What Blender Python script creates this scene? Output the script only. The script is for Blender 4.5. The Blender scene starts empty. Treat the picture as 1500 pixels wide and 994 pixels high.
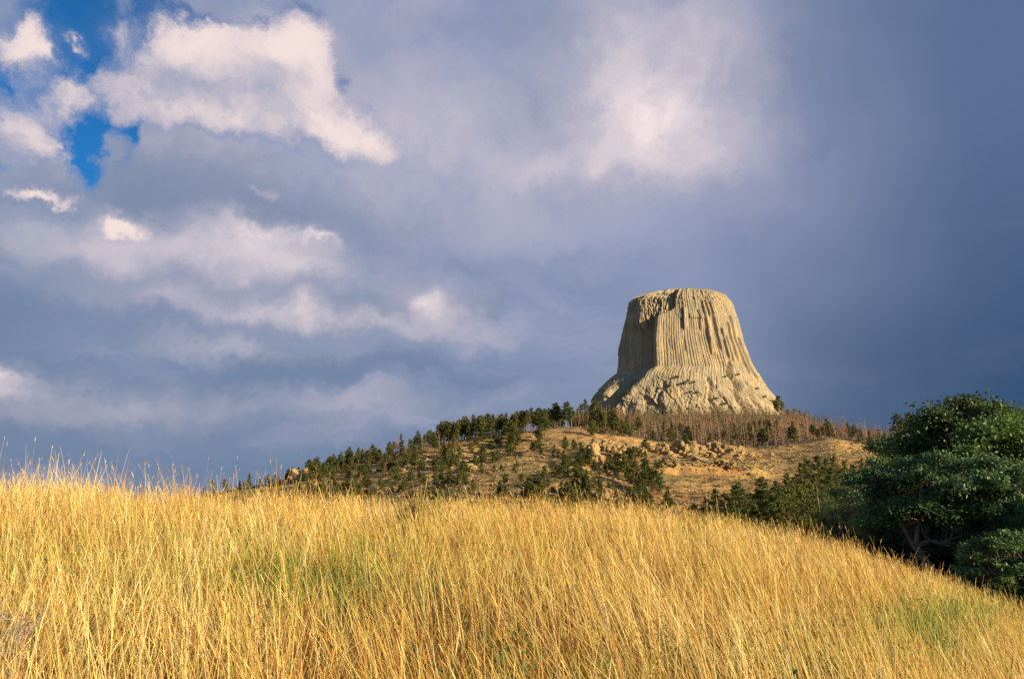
import bpy, math, random
import numpy as np
from mathutils import Vector

# ------------------------------------------------------------------ camera, light, exposure
SC = bpy.context.scene
COL = SC.collection
PITCH = math.radians(13.4)
CAMZ = 1.65
cam_d = bpy.data.cameras.new('camera')
cam_d.lens = 24; cam_d.sensor_width = 36; cam_d.clip_start = 0.05; cam_d.clip_end = 30000
cam = bpy.data.objects.new('camera', cam_d); COL.objects.link(cam)
cam.location = (0, 0, CAMZ); cam.rotation_euler = (math.pi/2 + PITCH, 0, 0)
SC.camera = cam
SC.view_settings.view_transform = 'Standard'
SC.view_settings.look = 'None'
SC.view_settings.gamma = 1
SC.view_settings.use_curve_mapping = False
EXPO = 0.86
SC.view_settings.exposure = EXPO
SC.cycles.max_bounces = 6; SC.cycles.diffuse_bounces = 3; SC.cycles.transmission_bounces = 3
SC.cycles.transparent_max_bounces = 4
SUN_AZ = 56.0      # degrees to the right of straight behind the camera
SUN_EL = 15.0
a_ = math.radians(SUN_AZ); e_ = math.radians(SUN_EL)
SUN = Vector((math.sin(a_)*math.cos(e_), -math.cos(a_)*math.cos(e_), math.sin(e_)))
sd = bpy.data.lights.new('sun', 'SUN'); sd.energy = 5.0; sd.angle = math.radians(0.6); sd.color = (1.0, 0.82, 0.53)
so = bpy.data.objects.new('sun', sd); COL.objects.link(so)
so.rotation_euler = SUN.to_track_quat('Z', 'Y').to_euler(); so.location = (60, -60, 60)

def lin(r, g, b):
    f = lambda c: (c/255/12.92) if c/255 <= .04045 else ((c/255+.055)/1.055)**2.4
    return (f(r), f(g), f(b))

def pray(px, py):
    """pixel of a 1500 x 994 frame -> world ray (x/Y, z/Y)"""
    a = (np.asarray(px, float)-750)/1000; b = (497-np.asarray(py, float))/1000
    yc = math.cos(PITCH)-b*math.sin(PITCH)
    return a/yc, (math.sin(PITCH)+b*math.cos(PITCH))/yc
def azel(px, py):
    t, e = pray(px, py)
    return float(np.arctan2(t, 1)), float(np.arctan2(e, np.sqrt(1+t*t)))
def proj(x, y, z):
    dz = z-CAMZ
    d = y*math.cos(PITCH)+dz*math.sin(PITCH)
    return 750+1000*x/d, 497-1000*(dz*math.cos(PITCH)-y*math.sin(PITCH))/d

# ---- world: Nishita sky seen through and beside a layer of clouds
W = bpy.data.worlds.new('World'); SC.world = W; W.use_nodes = True
nt = W.node_tree; nt.nodes.clear()
class NB:
    """small helper that writes node maths"""
    def __init__(s, nt): s.nt = nt
    def _set(s, sock, v):
        if isinstance(v, bpy.types.NodeSocket): s.nt.links.new(v, sock)
        else: sock.default_value = v
    def m(s, op, a, b=0.0, c=0.0, clamp=False):
        n = s.nt.nodes.new('ShaderNodeMath'); n.operation = op; n.use_clamp = clamp
        s._set(n.inputs[0], a); s._set(n.inputs[1], b); s._set(n.inputs[2], c)
        return n.outputs[0]
    def ss(s, v, lo, hi, a=0.0, b=1.0):
        n = s.nt.nodes.new('ShaderNodeMapRange'); n.interpolation_type = 'SMOOTHSTEP'
        s._set(n.inputs[0], v); n.inputs[1].default_value = lo; n.inputs[2].default_value = hi
        n.inputs[3].default_value = a; n.inputs[4].default_value = b
        return n.outputs[0]
    def noise(s, vec, scale, detail=6, rough=.55, dist=0.0, color=False):
        n = s.nt.nodes.new('ShaderNodeTexNoise'); n.inputs['Scale'].default_value = scale
        n.inputs['Detail'].default_value = detail; n.inputs['Roughness'].default_value = rough
        n.inputs['Distortion'].default_value = dist
        s._set(n.inputs['Vector'], vec)
        return n.outputs['Color' if color else 'Fac']
    def vec(s, x, y, z):
        n = s.nt.nodes.new('ShaderNodeCombineXYZ')
        s._set(n.inputs[0], x); s._set(n.inputs[1], y); s._set(n.inputs[2], z); return n.outputs[0]
    def mix(s, f, a, b):
        n = s.nt.nodes.new('ShaderNodeMix'); n.data_type = 'RGBA'
        s._set(n.inputs[0], f)
        for i, v in ((6, a), (7, b)):
            if isinstance(v, bpy.types.NodeSocket): s.nt.links.new(v, n.inputs[i])
            else: n.inputs[i].default_value = (*v, 1) if len(v) == 3 else v
        return n.outputs[2]
    def sep(s, v):
        n = s.nt.nodes.new('ShaderNodeSeparateXYZ'); s._set(n.inputs[0], v); return n.outputs
    def vm(s, op, a, b=(0, 0, 0), scale=None):
        n = s.nt.nodes.new('ShaderNodeVectorMath'); n.operation = op
        s._set(n.inputs[0], a); s._set(n.inputs[1], b)
        if scale is not None: n.inputs['Scale'].default_value = scale
        return n.outputs[0]
    def blobs(s, u, v, lst):
        """sum of soft ellipses; each (px, py, wide, high, amount)"""
        tot = None
        for (px, py, wx, wy, amp) in lst:
            u0, v0 = azel(px, py)
            su = abs(azel(px+wx/2, py)[0]-azel(px-wx/2, py)[0]); sv = abs(azel(px, py+wy/2)[1]-azel(px, py-wy/2)[1])
            du = s.m('MULTIPLY', s.m('SUBTRACT', u, u0), 1/su); dv = s.m('MULTIPLY', s.m('SUBTRACT', v, v0), 1/sv)
            r2 = s.m('ADD', s.m('MULTIPLY', du, du), s.m('MULTIPLY', dv, dv))
            g = s.m('MULTIPLY', s.m('POWER', 2.71828, s.m('MULTIPLY', r2, -1.0)), amp)
            tot = g if tot is None else s.m('ADD', tot, g)
        return tot
nb = NB(nt)
tc = nt.nodes.new('ShaderNodeTexCoord').outputs['Generated']
dirn = nb.vm('NORMALIZE', tc)
warp = nb.vm('SUBTRACT', nb.noise(dirn, 5.0, 5, .55, color=True), (.5, .5, .5))
warp2 = nb.vm('SUBTRACT', nb.noise(dirn, 18.0, 7, .68, color=True), (.5, .5, .5))
dw = nb.vm('ADD', nb.vm('ADD', dirn, nb.vm('SCALE', warp, scale=.13)), nb.vm('SCALE', warp2, scale=.06))
def uv_of(d):
    x, y, z = nb.sep(d)
    return nb.m('ARCTAN2', x, y), nb.m('ARCSINE', z)
u, v = uv_of(dw); u0, v0 = uv_of(dirn)
K = 2**(-EXPO)
def C(r, g, b, k=1.0): return tuple(c*K*k for c in lin(r, g, b))
# overcast sheet colour
lat = nb.ss(u0, azel(60, 400)[0], azel(900, 400)[0])
right = nb.ss(nb.m('ADD', u0, nb.m('MULTIPLY', nb.m('SUBTRACT', nb.noise(dirn, 3.0, 3), .5), .3)), azel(900, 300)[0], azel(1470, 300)[0])
low = nb.ss(v0, azel(750, 690)[1], azel(750, 330)[1])
c_up = nb.mix(lat, C(134, 150, 182), C(150, 159, 190))
c_low = nb.mix(lat, C(112, 133, 163), C(123, 141, 170))
sheet = nb.mix(low, c_low, c_up)
rdark = nb.mix(nb.ss(v0, azel(1450, 680)[1], azel(1450, 100)[1]), C(52, 80, 115), C(90, 112, 148))
sheet = nb.mix(right, sheet, rdark)
# banded light and dark in the sheet: horizontal streaks low down, rounder billows high up
xs, ys, zs = nb.sep(dw)
band_v = nb.vec(nb.m('MULTIPLY', u, 2.2), 0.0, nb.m('MULTIPLY', v, 10.0))
bands = nb.noise(band_v, 1.5, 5, .5, .3)
bil = nb.noise(dw, 4.0, 6, .52)
lowband = nb.ss(v0, azel(400, 250)[1], azel(400, 420)[1])
tex = nb.m('ADD', nb.m('MULTIPLY', bands, lowband), nb.m('MULTIPLY', bil, nb.m('SUBTRACT', 1.0, lowband)))
leftness = nb.ss(u0, azel(1150, 300)[0], azel(700, 300)[0], .06, 1.0)
dk = nb.m('MULTIPLY', nb.ss(tex, .56, .36), nb.m('MULTIPLY', leftness, .60))
sheet = nb.mix(dk, sheet, nb.mix(right, C(104, 126, 158), C(60, 92, 136)))
lt = nb.m('MULTIPLY', nb.ss(tex, .52, .72), nb.m('MULTIPLY', leftness, .60))
sheet = nb.mix(lt, sheet, C(186, 178, 200))
# darker folds where the photograph has them
fold = nb.blobs(u, v, [(320, 300, 240, 42, .9), (830, 145, 120, 60, .75), (520, 325, 200, 30, .5), (330, 425, 200, 22, .9), (620, 440, 150, 20, .45), (520, 90, 60, 80, .25),
    (300, 478, 320, 14, .6), (300, 566, 200, 18, .75), (640, 390, 160, 30, .5), (120, 640, 500, 55, .55), (700, 30, 120, 40, .45), (60, 430, 160, 30, .5), (930, 280, 130, 25, .3)])
sheet = nb.mix(nb.m('MULTIPLY', fold, .8, clamp=True), sheet, C(122, 138, 168))
# soft pale glow areas inside the sheet
pale = nb.blobs(u, v, [(350, 140, 210, 110, .55), (55, 190, 90, 100, .45), (230, 200, 160, 60, .3), (580, 230, 120, 50, .4), (900, 90, 110, 100, .9), (950, 190, 110, 70, .9), (1020, 60, 90, 90, .45), (880, 250, 150, 35, .65), (1060, 200, 110, 120, .35), (640, 180, 140, 70, .55), (760, 310, 260, 60, .35),
    (320, 375, 260, 34, .6), (400, 385, 110, 42, .6), (120, 370, 190, 34, .55), (430, 465, 240, 20, .75), (420, 455, 60, 18, .4), (330, 512, 150, 16, .5), (620, 480, 160, 30, .25),
    (20, 560, 80, 20, .6), (150, 590, 170, 20, .35), (60, 605, 100, 16, .3), (440, 590, 300, 22, .35), (640, 445, 46, 26, .9)])
pn = nb.m('MULTIPLY', pale, nb.ss(nb.noise(dw, 7.0, 6, .6), .28, .66, .45, 1.25))
sheet = nb.mix(nb.m('MULTIPLY', pn, .80, clamp=True), sheet, C(212, 201, 210))
hot = nb.blobs(u, v, [(965, 185, 60, 42, .9), (930, 120, 50, 70, .25), (375, 352, 46, 18, 1.0), (450, 356, 18, 8, .9), (635, 445, 26, 15, .9), (10, 545, 45, 14, .6), (175, 334, 30, 16, .9), (395, 292, 12, 8, .5)])
sheet = nb.mix(nb.m('MULTIPLY', nb.m('MULTIPLY', hot, nb.ss(nb.noise(dw, 16.0, 6, .6), .3, .62, .35, 1.2)), .9, clamp=True), sheet, C(248, 230, 230))
# where the sheet is open and the blue shows
GAPS = [(110, 55, 100, 90, 1.45), (245, 50, 46, 40, .75), (140, 170, 26, 50, .6), (205, 120, 40, 60, .5), (130, 260, 30, 30, .5), (430, 12, 60, 14, .45), (20, 110, 40, 20, .5), (330, 20, 60, 20, .5), (180, 240, 20, 30, .4), (160, 95, 40, 40, .7), (250, 15, 60, 30, .8), (225, 75, 30, 22, .55), (120, 215, 22, 50, 1.0), (190, 190, 16, 22, .75), (-20, 150, 30, 30, .7), (60, 95, 50, 22, .8), (150, 150, 25, 25, .6), (10, 235, 40, 10, .4),
        (375, 30, 14, 12, .7), (505, 130, 16, 26, .5), (545, 160, 26, 14, .4), (950, 95, 16, 18, .2)]
gap = nb.blobs(u, v, GAPS)
gn = nb.m('ADD', gap, nb.m('MULTIPLY', nb.m('SUBTRACT', nb.noise(dw, 12.0, 9, .66), .5), 1.3))
open_ = nb.ss(gn, .12, .90)
back = nb.m('MULTIPLY', nb.ss(nb.m('ABSOLUTE', u0), 1.3, 2.0), nb.ss(nb.noise(dirn, 2.2, 6, .55), .38, .58))
open_ = nb.m('MAXIMUM', open_, nb.m('MULTIPLY', back, .85))
# cumulus heaps: density at the point and a little towards the light gives their modelling
HEAP = [(330, 125, 150, 85, 1.1), (400, 130, 90, 60, .5), (420, 70, 62, 55, .6), (240, 150, 90, 56, .55), (190, 115, 46, 40, .35), (290, 55, 70, 30, .35), (480, 215, 100, 42, .95), (560, 205, 40, 30, .4), (300, 185, 130, 26, .55), (460, 110, 36, 50, .5),
        (50, 180, 60, 62, 1.1), (85, 215, 30, 40, .4), (115, 120, 26, 28, .55), (22, 50, 42, 42, 1.15), (55, 68, 30, 12, .4), (103, 54, 12, 9, .75), (50, 280, 46, 12, .9), (85, 292, 22, 7, .35), (170, 20, 22, 30, .35), (175, 338, 34, 20, .95)]
def heap_density(d):
    uu, vv = uv_of(d)
    b = nb.blobs(uu, vv, HEAP); gate = nb.ss(b, .04, .45)
    n = nb.noise(d, 7.0, 10, .64)
    return nb.m('ADD', nb.m('MINIMUM', b, 1.3), nb.m('MULTIPLY', gate, nb.m('ADD', nb.m('MULTIPLY', nb.m('SUBTRACT', n, .5), 1.5), nb.m('MULTIPLY', nb.m('SUBTRACT', nb.noise(d, 24.0, 6, .62), .5), .8))))
D1 = heap_density(dw)
D2 = heap_density(nb.vm('ADD', dw, (0.020, 0.0, 0.030)))
D3 = heap_density(nb.vm('ADD', dw, (0.050, 0.0, 0.060)))
ha = nb.ss(nb.m('SUBTRACT', D1, nb.m('MULTIPLY', nb.m('MAXIMUM', nb.m('SUBTRACT', D3, D1), 0.0), .55)), .06, .90)
lit = nb.m('ADD', nb.m('ADD', nb.m('MULTIPLY', nb.m('SUBTRACT', D1, D2), .75), nb.m('MULTIPLY', nb.m('SUBTRACT', D1, D3), .60)), .34)
lit = nb.m('ADD', lit, nb.m('MULTIPLY', nb.m('SUBTRACT', nb.noise(dw, 5.0, 7, .6), .5), 1.3))
glow = nb.blobs(u, v, [(430, 60, 40, 34, .35), (290, 168, 110, 26, .75), (500, 210, 70, 30, .30), (340, 100, 70, 30, -.22), (60, 190, 40, 34, .22), (20, 45, 36, 30, .1), (175, 336, 40, 20, .5), (60, 285, 50, 16, .4)])
lit = nb.ss(nb.m('ADD', lit, glow), -.25, 2.0)
hcol = nb.mix(lit, C(150, 158, 188), C(244, 224, 220))
sky = nt.nodes.new('ShaderNodeTexSky'); sky.sky_type = 'NISHITA'; sky.sun_disc = False
sky.sun_elevation = e_; sky.sun_rotation = math.atan2(SUN.x, SUN.y)
sky.ozone_density = 3.0; sky.dust_density = .4; sky.air_density = 1.0
bg_sky = nt.nodes.new('ShaderNodeBackground'); bg_sky.inputs[1].default_value = .085
nt.links.new(nb.vm('MULTIPLY', sky.outputs[0], (.13, .56, .86)), bg_sky.inputs[0])
cl = nb.mix(ha, sheet, hcol)
bg_cl = nt.nodes.new('ShaderNodeBackground'); nt.links.new(cl, bg_cl.inputs[0]); bg_cl.inputs[1].default_value = 1.0
cov = nb.m('MAXIMUM', nb.m('SUBTRACT', 1.0, open_), ha)
mx = nt.nodes.new('ShaderNodeMixShader'); nt.links.new(cov, mx.inputs[0])
nt.links.new(bg_sky.outputs[0], mx.inputs[1]); nt.links.new(bg_cl.outputs[0], mx.inputs[2])
wo = nt.nodes.new('ShaderNodeOutputWorld'); nt.links.new(mx.outputs[0], wo.inputs[0])
W.cycles.sampling_method = 'MANUAL'; W.cycles.sample_map_resolution = 512

# ------------------------------------------------------------------ numeric helpers
def _hash(ix, iy, seed):
    h = (ix.astype(np.int64)*374761393 + iy.astype(np.int64)*668265263 + seed*974634777) & 0xffffffff
    h = ((h ^ (h >> 13))*1274126177) & 0xffffffff
    h = ((h ^ (h >> 16))*2246822519) & 0xffffffff
    return ((h ^ (h >> 15)) & 0xffffff)/float(0xffffff)
def vn(x, y, seed=0):
    x = np.asarray(x, float); y = np.asarray(y, float)
    ix = np.floor(x); iy = np.floor(y); fx = x-ix; fy = y-iy
    fx = fx*fx*fx*(fx*(fx*6-15)+10); fy = fy*fy*fy*(fy*(fy*6-15)+10)
    a = _hash(ix, iy, seed); b = _hash(ix+1, iy, seed); c = _hash(ix, iy+1, seed); d = _hash(ix+1, iy+1, seed)
    return (a*(1-fx)+b*fx)*(1-fy)+(c*(1-fx)+d*fx)*fy
def fbm(x, y, seed=0, oct=4, gain=.5):
    s = 0; a = 1; tot = 0
    for i in range(oct):
        s = s+a*vn(x*2**i+17.3*i, y*2**i-9.1*i, seed+i); tot += a; a *= gain
    return s/tot-.5
def sstep(x, a, b):
    t = np.clip((np.asarray(x, float)-a)/(b-a), 0, 1); return t*t*(3-2*t)
def smax(a, b, k):
    h = np.clip(.5+.5*(a-b)/k, 0, 1); return b*(1-h)+a*h+k*h*(1-h)

# ------------------------------------------------------------------ terrain height
CREST = 18.0
sk = np.array([(-400, 690), (0, 707), (150, 716), (260, 726), (400, 733), (600, 738), (800, 739), (950, 748), (1050, 764), (1150, 784), (1250, 806), (1350, 842), (1420, 871), (1500, 904), (1700, 990)], float)
tt_, ee_ = pray(sk[:, 0], sk[:, 1])
S_x = tt_*CREST; S_z = CAMZ+CREST*ee_-.60
rid = np.array([(-500, 800), (100, 775), (230, 748), (270, 730), (340, 717), (400, 709), (440, 697), (500, 683), (560, 666), (620, 652), (700, 641), (770, 632), (810, 627), (850, 627), (900, 636), (960, 648), (1040, 651), (1120, 655), (1180, 648),
                (1215, 641), (1270, 650), (1320, 655), (1400, 652), (1500, 650), (1900, 640)], float)
R_t, R_e = pray(rid[:, 0], rid[:, 1])
bk = np.array([(-500, 820), (300, 760), (500, 715), (700, 665), (800, 640), (860, 624), (1160, 622), (1250, 650), (1500, 680), (1900, 690)], float)
B_t, B_e = pray(bk[:, 0], bk[:, 1])
tb = np.array([(-500, 830), (300, 790), (600, 730), (780, 680), (860, 612), (1000, 607), (1150, 608), (1190, 622), (1240, 655), (1300, 672), (1500, 700), (1900, 720)], float)
T_t, T_e = pray(tb[:, 0], tb[:, 1])
f_t, _ = pray(np.array([-500, 200, 700, 1100, 1500, 1900]), np.full(6, 770)); f_e = np.array([-.10, -.085, -.075, -.09, -.10, -.08])
def H(x, y):
    x = np.asarray(x, float); y = np.asarray(y, float)
    S = np.interp(np.clip(x/np.maximum(np.minimum(y, CREST+40), 2.0)*CREST, -26, 26), S_x, S_z)
    q = y/CREST
    ramp = np.where(q < 1, q-.0*q, 1.0)
    ramp = np.maximum(ramp, -3)
    zf = S*np.clip(ramp, -.5, 1)
    d = np.maximum(y-CREST+1, 0)
    drop = np.where(d < 14, .010*d*d, 1.96+.28*(d-14))
    drop = np.minimum(drop, 11+0*drop)
    zf = zf-drop
    zf = zf + .10*fbm(x*.5, y*.5, 3, 3)*sstep(np.hypot(x, y), 1, 4)
    side = np.maximum(np.abs(x)-26, 0)
    zf = zf - np.minimum(.06*side, 4)
    t = np.clip(x/np.maximum(y, 30), -2.2, 2.2)
    E = np.interp(t, R_t, R_e); F = np.interp(t, f_t, f_e); B = np.interp(t, B_t, B_e); T = np.interp(t, T_t, T_e)
    s = np.clip((y-95)/205, 0, 1)
    e = F+(E-F)*(s**.82)
    e = e+(B-E)*sstep(y, 300, 470)
    e = e+(T-B)*sstep(y, 520, 800)
    e = e*(1-sstep(y, 1200, 2200)) - .01*sstep(y, 1200, 2200)
    z = CAMZ+y*e
    near = np.clip(1-np.abs(y-300)/60, 0, 1)
    amp = (1-.75*near)*sstep(y, 80, 130)*(1-sstep(y, 600, 900)*.7)
    z = z+amp*(5.0*fbm(x/45, y/45, 11, 3)+2.0*fbm(x/13, y/13, 21, 3)) + .5*fbm(x/4, y/4, 31, 3)*sstep(y, 80, 120)
    # the rock ledge: a step across the slope
    yl = 236+14*fbm(x/30, x*0+2.0, 41, 3)
    tl = np.interp(t, [pray(830, 670)[0], pray(870, 670)[0], pray(1100, 670)[0], pray(1150, 670)[0]], [0, 1, 1, 0])
    z = z+tl*3.4*(sstep(y, yl-1.5, yl+1.5)-sstep(y, yl, yl+50))
    w = sstep(y, 48, 105)
    z = zf*(1-w)+z*w
    # rise outside the frame on the right that keeps the low sun off the oaks
    z = z+18.0*np.exp(-(((x-66)/17)**2+((y-8)/20)**2))*sstep(x, 26, 44)
    z = z+30*np.exp(-(((x-120)/36)**2+((y-10)/34)**2))*sstep(x, 40, 80)
    return z

def hit(px, py, y0=60., y1=700.):
    t, e = pray(px, py)
    Y = np.linspace(y0, y1, 2600)
    below = H(t*Y, Y) >= CAMZ+e*Y
    if not below.any(): return None
    yy = Y[np.argmax(below)]
    return float(t*yy), float(yy), float(H(t*yy, yy))

# ------------------------------------------------------------------ mesh and tag helpers
def tag(o, label=None, cat=None, group=None, kind=None):
    for k, v_ in (('label', label), ('category', cat), ('group', group), ('kind', kind)):
        if v_: o[k] = v_
    return o
def mesh(name, V, F, mat=None, col=None, smooth=False):
    """V (n,3), F (m,k) or list of such arrays; col per-vertex rgb"""
    V = np.asarray(V, np.float32)
    Fs = F if isinstance(F, list) else [F]
    Fs = [np.asarray(f, np.int32) for f in Fs if len(f)]
    me = bpy.data.meshes.new(name)
    me.vertices.add(len(V)); me.vertices.foreach_set('co', V.ravel())
    nl = sum(f.size for f in Fs); npoly = sum(len(f) for f in Fs)
    me.loops.add(nl); me.loops.foreach_set('vertex_index', np.concatenate([f.ravel() for f in Fs]))
    me.polygons.add(npoly)
    tot = np.concatenate([np.full(len(f), f.shape[1], np.int32) for f in Fs])
    st = np.concatenate([[0], np.cumsum(tot)[:-1]]).astype(np.int32)
    me.polygons.foreach_set('loop_start', st); me.polygons.foreach_set('loop_total', tot)
    if smooth: me.polygons.foreach_set('use_smooth', np.ones(npoly, bool))
    if col is not None:
        at = me.attributes.new('Col', 'FLOAT_COLOR', 'POINT')
        c4 = np.ones((len(V), 4), np.float32); c4[:, :col.shape[1]] = col
        at.data.foreach_set('color', c4.ravel())
    me.update(calc_edges=True)
    if mat: me.materials.append(mat)
    return me
def link(name, me, parent=None):
    o = bpy.data.objects.new(name, me); COL.objects.link(o)
    if parent is not None: o.parent = parent
    return o
def empty(name, loc, rz=0, sc=(1, 1, 1)):
    o = bpy.data.objects.new(name, None); COL.objects.link(o)
    o.location = loc; o.rotation_euler = (0, 0, rz); o.scale = sc; o.empty_display_size = .3
    return o
class Buf:
    def __init__(s): s.v = []; s.f4 = []; s.f3 = []; s.c = []; s.n = 0
    def add(s, V, F, col):
        V = np.asarray(V, float); F = np.asarray(F)
        (s.f4 if F.shape[1] == 4 else s.f3).append(F+s.n)
        s.v.append(V); s.n += len(V)
        c = np.asarray(col, float); s.c.append(np.broadcast_to(c, (len(V), 3)))
    def tube(s, P, R, sides=5, col=(.2, .15, .1)):
        P = np.asarray(P, float); R = np.asarray(R, float); n = len(P)
        T = np.gradient(P, axis=0); T /= np.linalg.norm(T, axis=1)[:, None]+1e-9
        ref = np.where(np.abs(T[:, 2:3]) > .9, np.array([[1., 0, 0]]), np.array([[0, 0, 1.]]))
        A = np.cross(T, ref); A /= np.linalg.norm(A, axis=1)[:, None]+1e-9
        B = np.cross(T, A)
        th = np.arange(sides)*2*np.pi/sides
        V = P[:, None]+R[:, None, None]*(A[:, None]*np.cos(th)[None, :, None]+B[:, None]*np.sin(th)[None, :, None])
        i = np.arange(n-1)[:, None]*sides; j = np.arange(sides)[None]; j2 = (j+1) % sides
        F = np.stack([i+j, i+j2, i+j2+sides, i+j+sides], -1).reshape(-1, 4)
        s.add(V.reshape(-1, 3), F, col)
    def cards(s, Cn, L, Wd, rng, col, out=None, bias=0.0):
        """small rhombic leaves or needle tufts: centres Cn, length L, width Wd"""
        n = len(Cn)
        d = rng.normal(size=(n, 3))
        d /= np.linalg.norm(d, axis=1)[:, None]
        if out is not None: d = d*(1-bias)+out*bias; d /= np.linalg.norm(d, axis=1)[:, None]+1e-9
        q = rng.normal(size=(n, 3)); b = np.cross(d, q); b /= np.linalg.norm(b, axis=1)[:, None]+1e-9
        L = np.broadcast_to(L, n)[:, None]; Wd = np.broadcast_to(Wd, n)[:, None]
        nrm = np.cross(d, b)
        V = np.stack([Cn-d*L/2, Cn+b*Wd/2+nrm*L*.08, Cn+d*L/2, Cn-b*Wd/2+nrm*L*.08], 1).reshape(-1, 3)
        F = np.arange(4*n).reshape(-1, 4)
        s.add(V, F, np.repeat(np.broadcast_to(col, (n, 3)), 4, 0))
    def mesh(s, name, mat, smooth=False):
        F = []
        if s.f4: F.append(np.concatenate(s.f4))
        if s.f3: F.append(np.concatenate(s.f3))
        return mesh(name, np.concatenate(s.v), F, mat, np.concatenate(s.c), smooth)

# ------------------------------------------------------------------ materials
def newmat(name):
    m = bpy.data.materials.new(name); m.use_nodes = True
    n = m.node_tree; n.nodes.clear()
    return m, n, NB(n)
def attr_mat(name, trans=0.25, rough=.6, spec=.25, vary=0.0, scale=3.0):
    m, n, b = newmat(name)
    at = n.nodes.new('ShaderNodeAttribute'); at.attribute_name = 'Col'
    c = at.outputs['Color']
    if vary:
        geo = n.nodes.new('ShaderNodeNewGeometry')
        f = b.noise(geo.outputs['Position'], scale, 4)
        f = b.ss(f, .3, .7, 1-vary, 1+vary)
        c = b.vm('MULTIPLY', c, b.vec(f, f, f))
    p = n.nodes.new('ShaderNodeBsdfPrincipled'); n.links.new(c, p.inputs['Base Color'])
    p.inputs['Roughness'].default_value = rough; p.inputs['Specular IOR Level'].default_value = spec
    o = n.nodes.new('ShaderNodeOutputMaterial')
    if trans:
        t = n.nodes.new('ShaderNodeBsdfTranslucent'); n.links.new(c, t.inputs[0])
        x = n.nodes.new('ShaderNodeMixShader'); x.inputs[0].default_value = trans
        n.links.new(p.outputs[0], x.inputs[1]); n.links.new(t.outputs[0], x.inputs[2]); n.links.new(x.outputs[0], o.inputs[0])
    else: n.links.new(p.outputs[0], o.inputs[0])
    return m
M_grass = attr_mat('dry_grass', .30, .55, .25)
M_leaf = attr_mat('leaves', .30, .5, .3)
M_needle = attr_mat('needles', .12, .6, .2)
M_bark = attr_mat('bark', 0, .9, .1, .35, 4.0)

def rock_mat(name, c1, c2, c3, vstretch, sc, bump, stain=False):
    m, n, b = newmat(name)
    geo = n.nodes.new('ShaderNodeNewGeometry'); pos = geo.outputs['Position']
    st = b.vm('MULTIPLY', pos, (1, 1, vstretch))
    big = b.noise(st, sc, 6, .6, .4); fine = b.noise(st, sc*7, 6, .65); pat = b.noise(pos, sc*.35, 5, .6)
    c = b.mix(b.ss(big, .35, .65), c1, c2)
    c = b.mix(b.m('MULTIPLY', b.ss(pat, .48, .70), .8), c, c3)
    if stain:
        lich = b.noise(pos, .035, 6, .62); c = b.mix(b.m('MULTIPLY', b.ss(lich, .50, .62), .5), c, (.29, .26, .17))
        wash = b.noise(b.vm('MULTIPLY', pos, (1, 1, .035)), .30, 5, .7); c = b.mix(b.m('MULTIPLY', b.ss(wash, .56, .66), .55), c, (.19, .165, .13))
        c = b.mix(b.m('MULTIPLY', b.ss(wash, .42, .34), .45), c, (.60, .49, .32))
    f = b.ss(fine, .25, .75, .66, 1.28); c = b.vm('MULTIPLY', c, b.vec(f, f, f))
    p = n.nodes.new('ShaderNodeBsdfPrincipled'); n.links.new(c, p.inputs['Base Color'])
    p.inputs['Roughness'].default_value = .92; p.inputs['Specular IOR Level'].default_value = .12
    bp = n.nodes.new('ShaderNodeBump'); bp.inputs['Strength'].default_value = 1.0; bp.inputs['Distance'].default_value = bump
    n.links.new(b.m('ADD', fine, b.noise(st, sc*2.5, 6, .6)), bp.inputs['Height']); n.links.new(bp.outputs[0], p.inputs['Normal'])
    o = n.nodes.new('ShaderNodeOutputMaterial'); n.links.new(p.outputs[0], o.inputs[0])
    return m
M_tower = rock_mat('tower_rock', (.47, .35, .21), (.31, .265, .18), (.54, .38, .18), .10, .22, .8, True)
M_sand = rock_mat('sandstone', (.55, .38, .17), (.36, .235, .11), (.62, .43, .18), 2.6, .5, .5)

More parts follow.
